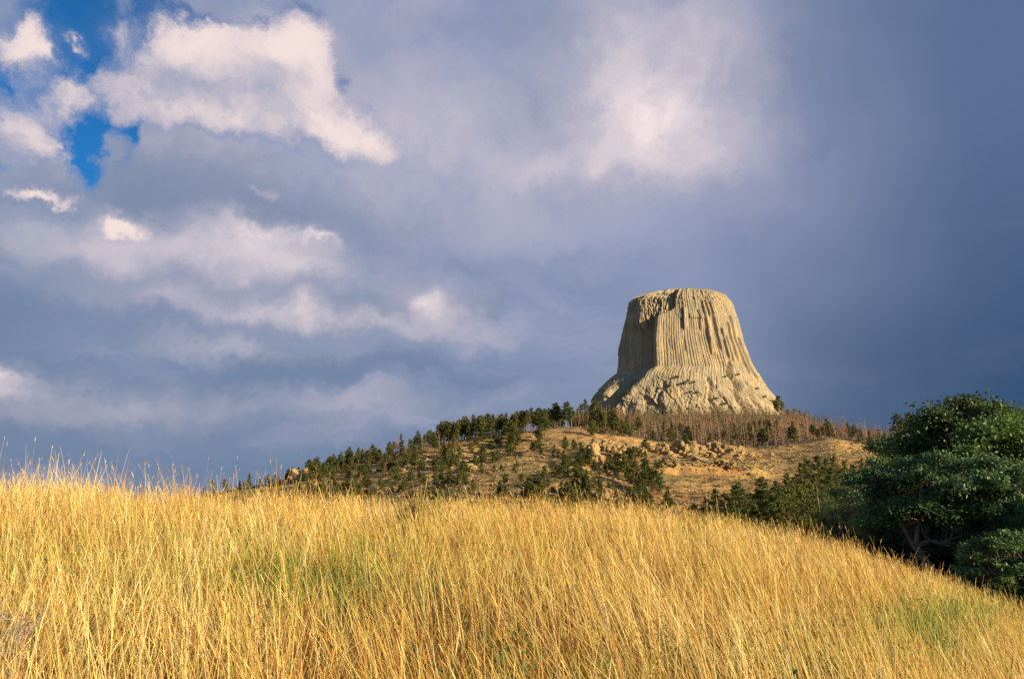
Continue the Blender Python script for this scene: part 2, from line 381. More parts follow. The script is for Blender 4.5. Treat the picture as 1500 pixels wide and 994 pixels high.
def ground_mat():
    m, n, b = newmat('ground')
    geo = n.nodes.new('ShaderNodeNewGeometry'); pos = geo.outputs['Position']
    at = n.nodes.new('ShaderNodeAttribute'); at.attribute_name = 'Col'      # r: red soil, g: green grass, b: near meadow
    r, g, bl = b.sep(at.outputs['Color'])
    n1 = b.noise(pos, .05, 6, .6, .5); n2 = b.noise(pos, .25, 6, .65); n3 = b.noise(pos, 1.3, 5, .7)
    c = b.mix(b.ss(n1, .38, .62), (.60, .35, .115), (.44, .25, .09))
    c = b.mix(b.m('MULTIPLY', b.ss(n2, .48, .58), .8), c, (.25, .155, .07))
    c = b.mix(b.m('MULTIPLY', b.ss(n3, .55, .68), .6), c, (.17, .13, .08))
    c = b.mix(b.m('MULTIPLY', b.ss(b.noise(pos, .6, 5, .6), .56, .66), .6), c, (.52, .42, .27))
    gm = b.m('MULTIPLY', g, b.ss(b.noise(pos, .09, 5, .6), .40, .58))
    c = b.mix(b.m('MULTIPLY', gm, .85), c, (.30, .25, .09))
    rm = b.ss(b.m('ADD', r, b.m('MULTIPLY', b.m('SUBTRACT', n2, .5), 1.2)), .35, .75)
    c = b.mix(b.m('MULTIPLY', rm, .62), c, (.40, .19, .08))
    c = b.mix(at.outputs['Alpha'], c, b.mix(b.ss(n3, .35, .65), (.13, .085, .055), (.24, .16, .09)))
    c = b.mix(bl, c, b.mix(b.ss(n3, .4, .6), (.13, .075, .03), (.22, .13, .05)))
    p = n.nodes.new('ShaderNodeBsdfPrincipled'); n.links.new(c, p.inputs['Base Color'])
    p.inputs['Roughness'].default_value = .95; p.inputs['Specular IOR Level'].default_value = .1
    bp = n.nodes.new('ShaderNodeBump'); bp.inputs['Strength'].default_value = .9; bp.inputs['Distance'].default_value = .8
    n.links.new(b.m('ADD', n2, b.m('MULTIPLY', n3, .5)), bp.inputs['Height']); n.links.new(bp.outputs[0], p.inputs['Normal'])
    o = n.nodes.new('ShaderNodeOutputMaterial'); n.links.new(p.outputs[0], o.inputs[0])
    return m

# ------------------------------------------------------------------ the ground, one sheet to the horizon
def build_ground():
    az = np.radians(np.concatenate([np.arange(-180, -46, 3.0), np.arange(-46, 46.01, .2), np.arange(49, 178, 3.0)]))
    r = [0.6]
    while r[-1] < 12000:
        k = 1.03 if r[-1] < 60 else (1.0085 if r[-1] < 480 else 1.05)
        r.append(r[-1]*k)
    r = np.array(r)
    R, A = np.meshgrid(r, az, indexing='ij')
    X = R*np.sin(A); Y = R*np.cos(A); Z = H(X, Y)
    n, mm = R.shape
    V = np.stack([X, Y, Z], -1).reshape(-1, 3)
    i = np.arange(n-1)[:, None]*mm; j = np.arange(mm)[None]; j2 = (j+1) % mm
    F = np.stack([i+j, i+j2, i+j2+mm, i+j+mm], -1).reshape(-1, 4)
    V = np.vstack([V, [[0, 0, float(H(0, 0))]]]); c0 = len(V)-1
    F3 = np.stack([np.full(mm, c0), (np.arange(mm)+1) % mm, np.arange(mm)], -1)
    px, py = proj(V[:, 0], np.maximum(V[:, 1], 5), V[:, 2])
    col = np.zeros((len(V), 4))
    far = V[:, 1] > 80
    red = np.exp(-(((px-1050)/50)**2+((py-690)/12)**2))*1.1+.7*np.exp(-(((px-990)/60)**2+((py-725)/14)**2))+.6*np.exp(-(((px-380)/60)**2+((py-735)/16)**2))+.45*np.exp(-(((px-1010)/150)**2+((py-745)/14)**2))
    grn = np.exp(-(((px-960)/90)**2+((py-690)/16)**2))+.8*np.exp(-(((px-1240)/70)**2+((py-655)/14)**2))+.6*np.exp(-(((px-760)/40)**2+((py-690)/20)**2))+.10+.5*np.exp(-(((px-1130)/60)**2+((py-680)/14)**2))
    col[:, 0] = np.where(far, red, 0); col[:, 1] = np.where(far, np.clip(grn, 0, 1), 0)
    col[:, 2] = 1-sstep(V[:, 1], 70, 100)
    col[:, 3] = sstep(V[:, 1]+8*fbm(V[:, 0]/9, V[:, 1]/9, 44, 2), 302, 316)*sstep(px, 800, 900)*.9*(V[:, 1] > 200)+.5*(sstep(py, 735, 775)*(V[:, 1] > 90)*(V[:, 1] < 200))
    me = mesh('ground', V, [F, F3], ground_mat(), col, True)
    tag(link('ground', me), kind='structure')
build_ground()

# ------------------------------------------------------------------ the rock tower
TY = 950.0
Lp = np.array([(985, 428), (964, 429.5), (950, 431.5), (934, 437), (923, 445.5), (919.7, 458), (914, 482), (909, 508.7), (906.4, 535), (904, 547), (891, 555.8), (876, 574), (869, 590.8), (858, 612), (840, 650)])
Rp = np.array([(1025, 428), (1040, 429.5), (1052, 432), (1062, 437.5), (1068, 445), (1074, 456), (1081.5, 474.9), (1088.8, 503.9), (1100.9, 535), (1117.8, 566.7), (1137, 598), (1148, 620), (1160, 650)])
def prof(P):
    t, e = pray(P[:, 0], P[:, 1]); z = CAMZ+TY*e; o = np.argsort(z); return z[o], (t*TY)[o]
zl, xl = prof(Lp); zr, xr = prof(Rp)
ZT = zl[-1]; ZB = zl[0]
def build_tower():
    ph = np.radians(np.concatenate([np.arange(-180, -105, 3.0), np.arange(-105, 105, .16), np.arange(105, 180, 3.0)]))
    s = np.linspace(0, 1, 330); zz = ZB+(ZT-ZB)*s
    zz = np.concatenate([zz[zz < ZT-6], ZT-6*np.linspace(1, 0, 14)**2])
    Zg, P = np.meshgrid(zz, ph, indexing='ij')
    k = (Zg-ZB)/(ZT-ZB)
    a = (np.interp(Zg, zr, xr)-np.interp(Zg, zl, xl))/2; cx = (np.interp(Zg, zr, xr)+np.interp(Zg, zl, xl))/2
    # height expressed as photo row for the few features that are placed by eye
    py = np.interp(Zg[:, 0], np.sort(prof(Lp)[0]), np.sort(Lp[:, 1])[::-1])[:, None]*np.ones_like(Zg)
    deg = np.degrees(P)
    upper = sstep(py+26*fbm(P*5, Zg*0, 49, 3)-8*np.cos(P), 588, 540)           # 1 in the fluted part, 0 in the massive base
    cap = sstep(py, 470, 440)
    # fluted columns with uneven edges
    N = 172
    rng = np.random.default_rng(5)
    wob = .22*fbm(Zg/70, P*6, 50, 2)
    cu = (P/(2*np.pi)+.5)*N + wob + 1.1*fbm(P*10, P*0, 52, 3)
    ci = np.floor(cu); cf = cu-ci
    edge = np.abs(2*cf-1)
    rnd = lambda i, sd_: _hash(i, np.zeros_like(i)+3, sd_)
    flute = np.where(edge < .5, 0, -(edge-.5)*2.0)*(.7+.9*rnd(ci, 60))
    # columns broken off at different heights stand back from their neighbours
    seg = np.floor(Zg/ (16+30*rnd(ci, 61)) + 9*rnd(ci, 62))
    brk = (_hash(ci, seg, 63)-.5)*(.9+2.2*cap)
    grp = (vn(ci/4.3, np.floor(Zg/48+vn(ci/6, ci*0, 66)*3), 64)-.5)*(3.2+4*cap)
    crack = -4.5*(rnd(ci, 65) > .84)*sstep(edge, .45, .95)*sstep(fbm(Zg/25, ci*.7, 67, 2), -.12, .1)
    fine_b = (_hash(ci, np.floor(Zg/3.2+rnd(ci, 71)*5), 68)-.5)*(.2+2.2*cap)
    D = upper*(flute+brk+grp*.8+crack+fine_b)
    D += 5*fbm(P*3, Zg/70, 70, 4)
    # massive base: leaning slabs, blocks and gullies
    ax = P*a
    def slabs(x, z, cw, ch, seed, amp, tilt, crack):
        """angular blocks: every cell is its own tilted plane, with a cleft between cells"""
        x = x+cw*.5*fbm(x/cw/1.5, z/ch/1.5, seed+9, 2); gx = x/cw; gz = z/ch
        ix = np.floor(gx); iz = np.floor(gz); best = np.full(x.shape, 9.); sec = np.full(x.shape, 9.); off = np.zeros(x.shape)
        for dx in (-1, 0, 1):
            for dz in (-1, 0, 1):
                cx_ = ix+dx; cz_ = iz+dz; jx = cx_+.1+.8*_hash(cx_, cz_, seed); jz = cz_+.1+.8*_hash(cx_, cz_, seed+1)
                d = np.hypot(gx-jx, gz-jz)
                o_ = (_hash(cx_, cz_, seed+2)-.5)*amp+(gx-jx)*(_hash(cx_, cz_, seed+3)-.5)*tilt+(gz-jz)*(_hash(cx_, cz_, seed+4)-.65)*tilt
                nearer = d < best
                sec = np.where(nearer, best, np.minimum(sec, d)); off = np.where(nearer, o_, off); best = np.where(nearer, d, best)
        return off-crack*np.clip(1-(sec-best)/.10, 0, 1)
    sx_ = ax+.45*Zg; base = slabs(sx_, Zg-.15*ax, 20, 48, 80, 6.5, 8.5, .8)+slabs(ax-.35*Zg, Zg+.2*ax, 8, 20, 85, 2.8, 4.4, .6)+slabs(ax+.2*Zg, Zg, 3.6, 7, 187, 1.8, 2.6, .3)+2.2*fbm(ax/3, Zg/6, 91, 4)+4*fbm(ax/40, Zg/80, 90, 2)
    D += (1-upper)*base
    gul = lambda p0, w, y0, y1, dep: -dep*np.exp(-((deg-p0-1.6*np.sin(py/6))/w)**2)*sstep(py, y0, y0+10)*(1-sstep(py, y1, y1+10))
    D += gul(28, 2.2, 536, 620, 14)+gul(38, 1.5, 560, 620, 8)+gul(8, 1.6, 560, 620, 5)+gul(-22, 2.0, 566, 620, 6)
    # long dark clefts on the right of the front face
    for p0, y0, y1, dp in ((14, 452, 535, 5), (19, 450, 480, 5), (23, 452, 528, 4.5), (29, 490, 540, 5), (34, 500, 545, 4), (-7, 462, 500, 5), (46, 470, 560, 5), (8, 465, 500, 3.5), (54, 500, 570, 5), (40, 480, 540, 4)):
        dg = deg-p0+.8*fbm(Zg/20, P*0, int(p0+99), 2)
        D += (dp*.75*sstep(dg, 0, .35)*(1-sstep(dg, 1.2, 6))-dp*.5*np.exp(-((dg+.3)/.6)**2))*sstep(py, y0, y0+3)*(1-sstep(py, y1-10, y1))
    # left-hand recess behind the arete; its right edge is sharp
    ar = np.interp(py, [420, 470, 500, 540, 560, 580, 600, 640], [-33, -33, -34, -34, -37, -43, -49, -54])+1.2*fbm(Zg/14, P*0, 95, 3)
    rec = sstep(deg, ar, ar-5)*(1-sstep(deg, ar-16, ar-52)*1.0)
    top_e = 474-10*sstep(deg, -60, -30)+16*fbm(P*22, P*0, 96, 3)
    outc = sstep(py, 548, 585)
    rec = rec*(1-outc*sstep(deg, -50, -61))
    D += -(17+9*outc)*rec*sstep(py, top_e, top_e+22)+outc*7*np.exp(-((deg+61)/6.5)**2)*(1+1.2*fbm(Zg/9, P*9, 196, 3))
    D += 5*np.exp(-((deg-ar-4)/4.0)**2)*sstep(py, 466, 480)
    # broken bay under the rim on the upper left
    e2 = -13+3*fbm(Zg/8, P*0, 97, 3)
    low_e = np.interp(deg, [-50, -34, -20, -12], [486, 474, 466, 458])+3*fbm(P*30, P*0, 98, 2)
    bay = sstep(deg, e2, e2-2)*(1-sstep(deg, -38, -60))*sstep(py, 428, 433)*(1-sstep(py, low_e-1, low_e+2))
    D += -9*bay+bay*5*(vn(P*60, Zg/6, 99)-.5)
    # small roof above the front face
    D += 2.5*sstep(deg, -2, 0)*(1-sstep(deg, 12, 14))*sstep(py, 470, 475)*(1-sstep(py, 478.5, 480))
    D *= sstep(ZT-Zg, 0, 7)*.85+.15
    b = a*(.62+.0*k)
    rr = 1+D/np.maximum(a, 40)
    X = cx+a*rr*np.sin(P); Y = TY-b*rr*np.cos(P)
    Z = Zg+np.where(Zg > ZT-12, 1.2*fbm(P*25, Zg/5, 101, 3), 0)
    n, mm = X.shape
    V = np.stack([X, Y, Z], -1).reshape(-1, 3)
    i = np.arange(n-1)[:, None]*mm; j = np.arange(mm)[None]; j2 = (j+1) % mm
    F = np.stack([i+j, i+j2, i+j2+mm, i+j+mm], -1).reshape(-1, 4)
    V = np.vstack([V, [[cx[-1, 0], TY, ZT+2.5]]]); c0 = len(V)-1; o = (n-1)*mm
    F3 = np.stack([o+np.arange(mm), o+(np.arange(mm)+1) % mm, np.full(mm, c0)], -1)
    me = mesh('rock_tower', V, [F, F3], M_tower)
    t = link('rock_tower', me)
    tag(t, 'huge flat-topped rock tower with vertical fluted columns rising above the ridge', 'rock tower')
    return V[:-1].reshape(n, mm, 3), py, deg
TV, Tpy, Tdeg = build_tower()
def on_tower(px, py):
    front = np.abs(Tdeg[0]) < 90
    P = TV[:, front]; qx, qy = proj(P[..., 0], P[..., 1], P[..., 2])
    k = np.argmin((qx-px)**2+(qy-py)**2); return P.reshape(-1, 3)[k]

# ------------------------------------------------------------------ tree kinds (mesh data shared by the copies)
R = np.random.default_rng(2024)
def jit(c, rng, n, s=.25):
    return np.clip(np.array(c)[None]*(1+rng.normal(size=(n, 1))*s)*(1+rng.normal(size=(n, 3))*.06), .004, 1)
def pine_mesh(seed, h=10., crown=.25, wide=.22, nb_=70, per=16, L=.5, Wd=.13, col=(.060, .078, .022), top=0.35, gaps=.25, conic=1.0):
    rng = np.random.default_rng(seed)
    tr = Buf(); n = 9; zz = np.linspace(-.6, h*.97, n)
    bend = np.cumsum(rng.normal(size=(n, 2))*.012*h, 0)*np.linspace(0, 1, n)[:, None]
    P = np.column_stack([bend, zz]); rad = h*.017*(1-zz.clip(0)/h*.93)
    tr.tube(P, rad, 6, (.22, .125, .07))
    cr = Buf(); centres = []; outs = []; cols = []
    for k in range(nb_):
        f = crown+(1-crown)*(k+rng.random())/nb_
        if rng.random() < gaps*(1-f): continue
        q = (f-crown)/(1-crown)
        env = (1-q)**(.75*conic)*(.55+.45*min(1, q/.18)) if conic > 0 else 1
        ln = h*wide*(env*.95+.06)*rng.uniform(.55, 1.2)
        az = rng.random()*2*np.pi; o = np.array([math.cos(az), math.sin(az), 0])
        base = np.array([np.interp(f*h, zz, P[:, 0]), np.interp(f*h, zz, P[:, 1]), f*h])
        droop = rng.uniform(-.12, .35)
        tip = base+o*ln+np.array([0, 0, ln*droop])
        tr.tube([base, (base+tip)/2+[0, 0, -.05*ln], tip], [h*.0035, h*.0022, h*.001], 3, (.20, .13, .08))
        m = max(3, int(per*(.4+ln/(h*wide))))
        s_ = rng.uniform(.35, 1.05, m)
        c = base+(tip-base)*s_[:, None]+rng.normal(size=(m, 3))*np.array([1, 1, .6])*ln*.17
        centres.append(c); outs.append(np.tile(o*.6+[0, 0, .5], (m, 1)))
        cols.append(jit(col, rng, m, .12)*rng.uniform(.65, 1.4))
    m = int(per*1.2); c = np.array([P[-1, 0], P[-1, 1], h*.97])+rng.normal(size=(m, 3))*np.array([.25, .25, .5])*h*wide*.25
    centres.append(c); outs.append(np.tile([0, 0, 1.], (m, 1))); cols.append(jit(col, rng, m, .2))
    C_ = np.concatenate(centres); O_ = np.concatenate(outs); K_ = np.concatenate(cols)
    cr.cards(C_, rng.uniform(.6, 1.3, len(C_))*L, rng.uniform(.7, 1.3, len(C_))*Wd, rng, K_, O_, .45)
    return tr.mesh('trunk', M_bark, True), cr.mesh('crown', M_needle)
def dead_mesh(seed, h=11., nbr=34, col=(.26, .145, .085), ln0=.12, fine=3):
    rng = np.random.default_rng(seed)
    tr = Buf(); n = 8; zz = np.linspace(-.6, h, n)
    bend = np.cumsum(rng.normal(size=(n, 2))*.010*h, 0)*np.linspace(0, 1, n)[:, None]
    P = np.column_stack([bend, zz]); rad = h*.0155*(1-zz.clip(0)/h*.9)+.02
    tr.tube(P, rad, 6, col)
    br = Buf()
    for k in range(nbr):
        f = rng.uniform(.30, .99); az = rng.random()*6.283
        ln = h*ln0*(1.15-f)*1.5*rng.uniform(.3, 1.3)
        b0 = np.array([np.interp(f*h, zz, P[:, 0]), np.interp(f*h, zz, P[:, 1]), f*h])
        o = np.array([math.cos(az), math.sin(az), rng.uniform(-.3, .5)])
        mid = b0+o*ln*.5; tip = b0+o*ln+[0, 0, ln*rng.uniform(-.1, .35)]
        c = np.array(col)*rng.uniform(.6, 1.3)
        br.tube([b0, mid, tip], [.05, .035, .012], 3, c)
        for q in range(fine):
            s_ = rng.uniform(.3, 1); p = b0+(tip-b0)*s_; d = rng.normal(size=3); d /= np.linalg.norm(d)
            br.tube([p, p+d*ln*.35], [.022, .01], 3, c)
    if nbr <= 10:
        for v_, c_ in zip(br.v, br.c): pass
        off = tr.n; tr.v += br.v; tr.c += br.c; tr.f4 += [f+off for f in br.f4]; return (tr.mesh('bare_snag', M_bark),)
    return tr.mesh('trunk', M_bark, True), br.mesh('branches', M_bark)
pine_far = [pine_mesh(100+i, h=8., crown=.10+.06*(i % 4), wide=.26+.03*(i % 3), nb_=74, per=30, L=.55, Wd=.19, conic=[1, .7, .9, .55][i % 4],
            col=[(.092, .100, .024), (.072, .086, .022), (.115, .112, .028)][i % 3]) for i in range(9)]
pine_tall = [pine_mesh(140+i, h=11., crown=.36+.07*(i % 3), wide=.17+.02*(i % 3), nb_=60, per=28, L=.55, Wd=.19, conic=[.6, .4, .8][i % 3],
            col=[(.088, .092, .024), (.074, .084, .022), (.112, .098, .028)][i % 3]) for i in range(6)]
pine_mid = [pine_mesh(180+i, h=10., crown=.06+.05*(i % 3), wide=.25+.03*(i % 3), nb_=150, per=60, L=.30, Wd=.07, conic=[1.05, .8, .95][i % 3], gaps=.15,
            col=[(.115, .125, .026), (.095, .115, .024), (.135, .130, .030)][i % 3]) for i in range(5)]
pine_rust = [pine_mesh(200+i, h=8., crown=.2, wide=.2, nb_=50, per=14, L=.45, Wd=.12, col=(.20, .10, .05)) for i in range(2)]
dead_br = [dead_mesh(220+i, h=11., nbr=44, col=[(.26, .135, .08), (.31, .155, .088), (.19, .12, .085), (.31, .175, .10)][i % 4]) for i in range(7)]
dead_pole = [dead_mesh(240+i, h=10., nbr=10, ln0=.07, fine=1, col=[(.28, .15, .09), (.20, .12, .08), (.36, .25, .16)][i % 3]) for i in range(4)]
KIND = {'pine': (pine_far, 8., 'crown'), 'tall': (pine_tall, 11., 'crown'), 'mid': (pine_mid, 10., 'crown'), 'rust': (pine_rust, 8., 'crown'), 'dead': (dead_br, 11., 'crown'), 'pole': (dead_pole, 10., None)}
NAME = {'pine': 'pine_tree', 'tall': 'pine_tree', 'mid': 'pine_tree', 'rust': 'pine_tree', 'dead': 'dead_tree', 'pole': 'bare_snag'}
trees = []
queue = []
def plant(kind, x, y, h, z=None, region='', fat=1.0, sink=0.0):
    queue.append((kind, x, y, h, z, region, fat, sink))
def really_plant(kind, x, y, h, z, region, fat, sink):
    protos, h0, second = KIND[kind]
    k = int(R.integers(len(protos))); s_ = h/h0
    z = float(H(x, y)) if z is None else z
    o = empty(NAME[kind], (x, y, z-sink), R.random()*6.28, (s_*fat*R.uniform(.9, 1.15), s_*fat*R.uniform(.9, 1.15), s_))
    if kind in ('pole', 'dead'): o.rotation_euler = (R.normal()*.055, R.normal()*.055, R.random()*6.28)
    if second: link('trunk', protos[k][0], o); link(second, protos[k][1], o)
    else: o.name = 'spare'; o2 = link(NAME[kind], protos[k][0]); o2.location = o.location; o2.rotation_euler = o.rotation_euler; o2.scale = o.scale; bpy.data.objects.remove(o); o = o2
    qx, qy = proj(x, y, z)
    trees.append(dict(o=o, kind=kind, px=float(qx), py=float(qy), top=float(proj(x, y, z+h)[1]), h=h, region=region))
    return o
def plant_px(kind, px, py, hpx, region, fat=1.0):
    p = hit(px, py)
    if p is None: return None
    return plant(kind, p[0], p[1], hpx*p[1]/1000*1.02, p[2], region, fat)

ridge_py = lambda px: np.interp(px, rid[:, 0], rid[:, 1])
# the far part of the burnt wood, too many and too far off to count
def far_wood():
    rng = np.random.default_rng(88); b = Buf()
    n = 1500; px = rng.uniform(868, 1335, n); Y = 322+22*(vn(px/14, px*0, 8)-.3)+430*rng.random(n)**1.2; t, _ = pray(px, 640); x = t*Y; z = H(x, Y)
    for i in range(n):
        h = rng.uniform(6.5, 12.5)*(.75+.6*float(vn(px[i]/22, Y[i]/90, 9))); c = np.array([(.22, .135, .085), (.15, .11, .08), (.26, .155, .095), (.19, .115, .075)][i % 4])*rng.uniform(.55, 1.15)
        lx, ly = rng.normal(size=2)*.5
        w_ = .16+.0004*Y[i]*.4
        b.tube([[x[i], Y[i], z[i]-.5], [x[i]+lx*.5, Y[i]+ly*.5, z[i]+h*.5], [x[i]+lx, Y[i]+ly, z[i]+h]], [w_, w_*.75, w_*.25], 3, c)
        m = 16; f = rng.uniform(.35, 1, m)[:, None]
        P = np.array([x[i], Y[i], z[i]])+np.array([lx, ly, h])*f+rng.normal(size=(m, 3))*np.array([.75, .75, .3])*(1.25-f)
        if rng.random() < (.5 if Y[i] > 520 else .24): m = 70; f = rng.uniform(.15, 1, m)[:, None]; P = np.array([x[i], Y[i], z[i]])+np.array([lx, ly, h])*f+rng.normal(size=(m, 3))*np.array([1.7, 1.7, .3])*(1.25-f); c = np.array([.075, .085, .025]); b.cards(P, .8, .4, rng, jit(c, rng, m)); continue
        b.cards(P, rng.uniform(.5, 1.1, m), .07+.0001*Y[i], rng, jit(c, rng, m))
    o = link('far_wood', b.mesh('far_wood', M_bark)); tag(o, 'distant burnt wood of countless thin dead trunks under the tower', 'wood', kind='stuff')
far_wood()
# the ridge's left end, tree by tree
for px, dy, hh, kd in ((272, 4, 12, 'pine'), (283, 4, 13, 'pine'), (299, 3, 14, 'pine'), (311, 2, 21, 'pine'), (326, 2, 20, 'tall'), (332, 3, 15, 'pine'), (349, 2, 14, 'pine'), (356, 2, 13, 'pine'), (365, 3, 23, 'pine'),
                       (375, 1, 26, 'dead'), (381, 1, 13, 'pine'), (391, 1, 16, 'pine'), (402, 1, 14, 'pine'), (407, 2, 12, 'pine'), (421, 2, 18, 'pine'), (427, 3, 20, 'pine'), (436, 2, 16, 'pine'), (441, 3, 26, 'dead'), (450, 3, 22, 'pine')):
    plant_px(kd, px, ridge_py(px)+dy+1, hh, 'end')
# along the skyline up to the grassy knoll
for i in range(88):
    px = 452+(645-452)*(i+R.random())/88
    kd = R.choice(['pine', 'tall', 'dead', 'pole'], p=[.42, .24, .26, .08])
    plant_px(kd, px, ridge_py(px)+1+R.random()*13, R.uniform(17, 27) if kd != 'dead' else R.uniform(20, 29), 'lower')
for i in range(100):
    px = 640+(800-640)*(i+R.random())/100
    kd = R.choice(['pine', 'tall', 'dead', 'pole'], p=[.28, .40, .24, .08])
    t, _ = pray(px, 630); Y = R.uniform(292, 330); plant(kd, t*Y, Y, R.uniform(7.5, 10.5), region='upper')
for i in range(80):
    px = 795+(905-795)*(i+R.random())/80
    kd = R.choice(['pine', 'tall', 'dead', 'pole'], p=[.16, .36, .38, .10])
    t, _ = pray(px, 620); Y = R.uniform(318, 385); plant(kd, t*Y, Y, R.uniform(8.5, 12.5), region='knoll')
# burnt stand under the tower
for i in range(168):
    px = 880+(1325-880)*(i+R.random())/168
    kd = R.choice(['dead', 'pole', 'tall', 'pine'], p=[.58, .18, .14, .10])
    t, _ = pray(px, 640)
    Y = 306+22*(float(vn(px/16, 0, 7))-.35)+120*R.random()**1.3
    if 1190 < px < 1300: Y = R.uniform(318, 360)
    plant(kd, t*Y, Y, R.uniform(6.5, 15)*(1.0 if kd in ('dead', 'pole') else .72), region='burnt')
for px, py, hh in ((884, 637, 18), (901, 640, 33), (912, 640, 24), (922, 641, 20), (958, 645, 15), (985, 648, 20), (1005, 654, 17), (1041, 652, 13), (1071, 664, 20), (1088, 662, 12), (945, 664, 20), (870, 640, 24)):
    plant_px('pine', px, py, hh, 'ledge', 1.25)
# slope trees, clustered by hand
SL = [(855, 700, 16, 12, 9, 26), (845, 668, 22, 10, 6, 20), (815, 738, 26, 9, 9, 34), (865, 735, 26, 9, 8, 30), (940, 715, 16, 14, 9, 36), (945, 745, 26, 6, 6, 30), (905, 690, 16, 10, 6, 24), (985, 690, 14, 4, 1, 12),
      (645, 695, 30, 12, 11, 24), (700, 672, 30, 10, 10, 22), (745, 655, 22, 9, 7, 22), (745, 700, 12, 8, 3, 20), (590, 712, 36, 12, 11, 20), (540, 700, 34, 14, 11, 20), (490, 715, 36, 12, 10, 20), (440, 722, 24, 9, 5, 18),
      (610, 678, 34, 9, 8, 20), (560, 682, 26, 8, 7, 20), (685, 730, 8, 4, 1, 20), (650, 735, 34, 6, 6, 18), (760, 735, 22, 5, 4, 16), (500, 738, 50, 8, 8, 20), (400, 735, 40, 6, 4, 14), (780, 665, 10, 8, 2, 18), (720, 640, 26, 6, 6, 22)]
for cx_, cy_, sx, sy, n_, hh in SL:
    n_ = int(n_*1.75)
    for i in range(n_):
        px, py = cx_+R.normal()*sx*.95, cy_+R.normal()*sy*.95
        if py < ridge_py(px)+4: py = ridge_py(px)+5
        kd = 'pine' if R.random() < .84 else ('dead' if R.random() < .6 else 'rust')
        plant_px(kd, px, min(py, 752), hh*R.uniform(.55, 1.1), 'slope', R.uniform(1.0, 1.5))
for i in range(90):
    px = R.uniform(470, 1000); py = R.uniform(max(ridge_py(px)+12, 650), 748)
    if 770 < px < 850 and py < 690: continue
    plant_px('pine', px, py, R.uniform(9, 19), 'slope', R.uniform(1.0, 1.5))
for px, py, hh in ((709, 735, 44), (751, 738, 42), (628, 700, 22), (855, 742, 22), (546, 745, 20), (974, 742, 28), (985, 746, 30), (1034, 730, 34), (1048, 735, 30), (996, 715, 24), (1020, 700, 20), (1060, 712, 26), (940, 740, 30), (763, 690, 18), (668, 662, 24), (1010, 735, 24)):
    plant_px('pole' if R.random() < .7 else 'dead', px, py, hh, 'lone')
# small snags scattered over the burnt shoulder on the right
for i in range(46):
    px = 1095+(1300-1095)*(i+R.random())/46
    plant_px(R.choice(['pole', 'dead']), px, ridge_py(px)+R.uniform(4, 44), R.uniform(12, 22), 'shoulder')
# nearer pines down in the draw
for px, top, Y in ((1003, 742, 96), (1018, 738, 104), (1032, 728, 92), (1047, 716, 96), (1060, 722, 104), (1072, 712, 98), (1086, 707, 90), (1098, 722, 108), (1110, 716, 94), (1120, 698, 100), (1132, 704, 92), (1142, 712, 106), (1152, 693, 96), (1160, 700, 110),
                   (1166, 678, 104), (1178, 672, 118), (1188, 690, 98), (1197, 668, 122), (1206, 672, 116), (1216, 684, 104), (1226, 668, 124), (1238, 676, 130), (1250, 680, 122), (1262, 672, 134), (1275, 674, 124), (1290, 668, 128), (1140, 735, 82), (1105, 740, 84), (1075, 742, 80), (1180, 715, 84), (1210, 720, 88)):
    t, e = pray(px, top); x = float(t*Y); z = float(H(x, Y)); h = CAMZ+float(e)*Y-z
    plant('mid', x, Y, h, z, 'draw', float(np.clip(1.15*9.5/h, .55, 1.15)))
t, e = pray(1194, 715); plant('pole', float(t*88), 88, 11.5, None, 'draw')
t, e = pray(1159, 722); plant('rust', float(t*82), 82, 8.5, None, 'draw')
# dark pines on the skyline behind the oaks
for px, top, Y in ((1312, 606, 300), (1330, 604, 306), (1345, 608, 310), (1360, 610, 300), (1420, 606, 310), (1440, 608, 300), (1455, 602, 306), (1468, 606, 316), (1480, 596, 300), (1490, 597, 308), (1502, 595, 302), (1514, 602, 312), (1322, 612, 292), (1338, 616, 290), (1352, 614, 296), (1368, 612, 294), (1380, 606, 300), (1392, 612, 290), (1405, 610, 298), (1415, 616, 288), (1432, 614, 292), (1447, 616, 286), (1462, 614, 290), (1475, 612, 288), (1494, 614, 290), (1508, 610, 292), (1372, 608, 310), (1400, 604, 312)):
    t, e = pray(px, top); x = float(t*Y); z = float(H(x, Y)); plant('tall', x, Y, CAMZ+float(e)*Y-z, z, 'behind', 1.0)
# pines on the tower's shoulders
for px, top, base, Y in ((1138, 580, 606, 905), (1146, 598, 612, 905), (1163, 598, 610, 905), (1171, 601, 613, 910), (1180, 603, 613, 915), (858, 584, 606, 850), (869, 581, 603, 850), (876, 588, 606, 846), (850, 592, 608, 850), (1153, 601, 614, 900)):
    t, e = pray(px, top); x = float(t*Y); z = CAMZ+float(pray(px, base)[1])*Y; plant('pine', x, Y, CAMZ+float(e)*Y-z+3, z-3, 'flank')

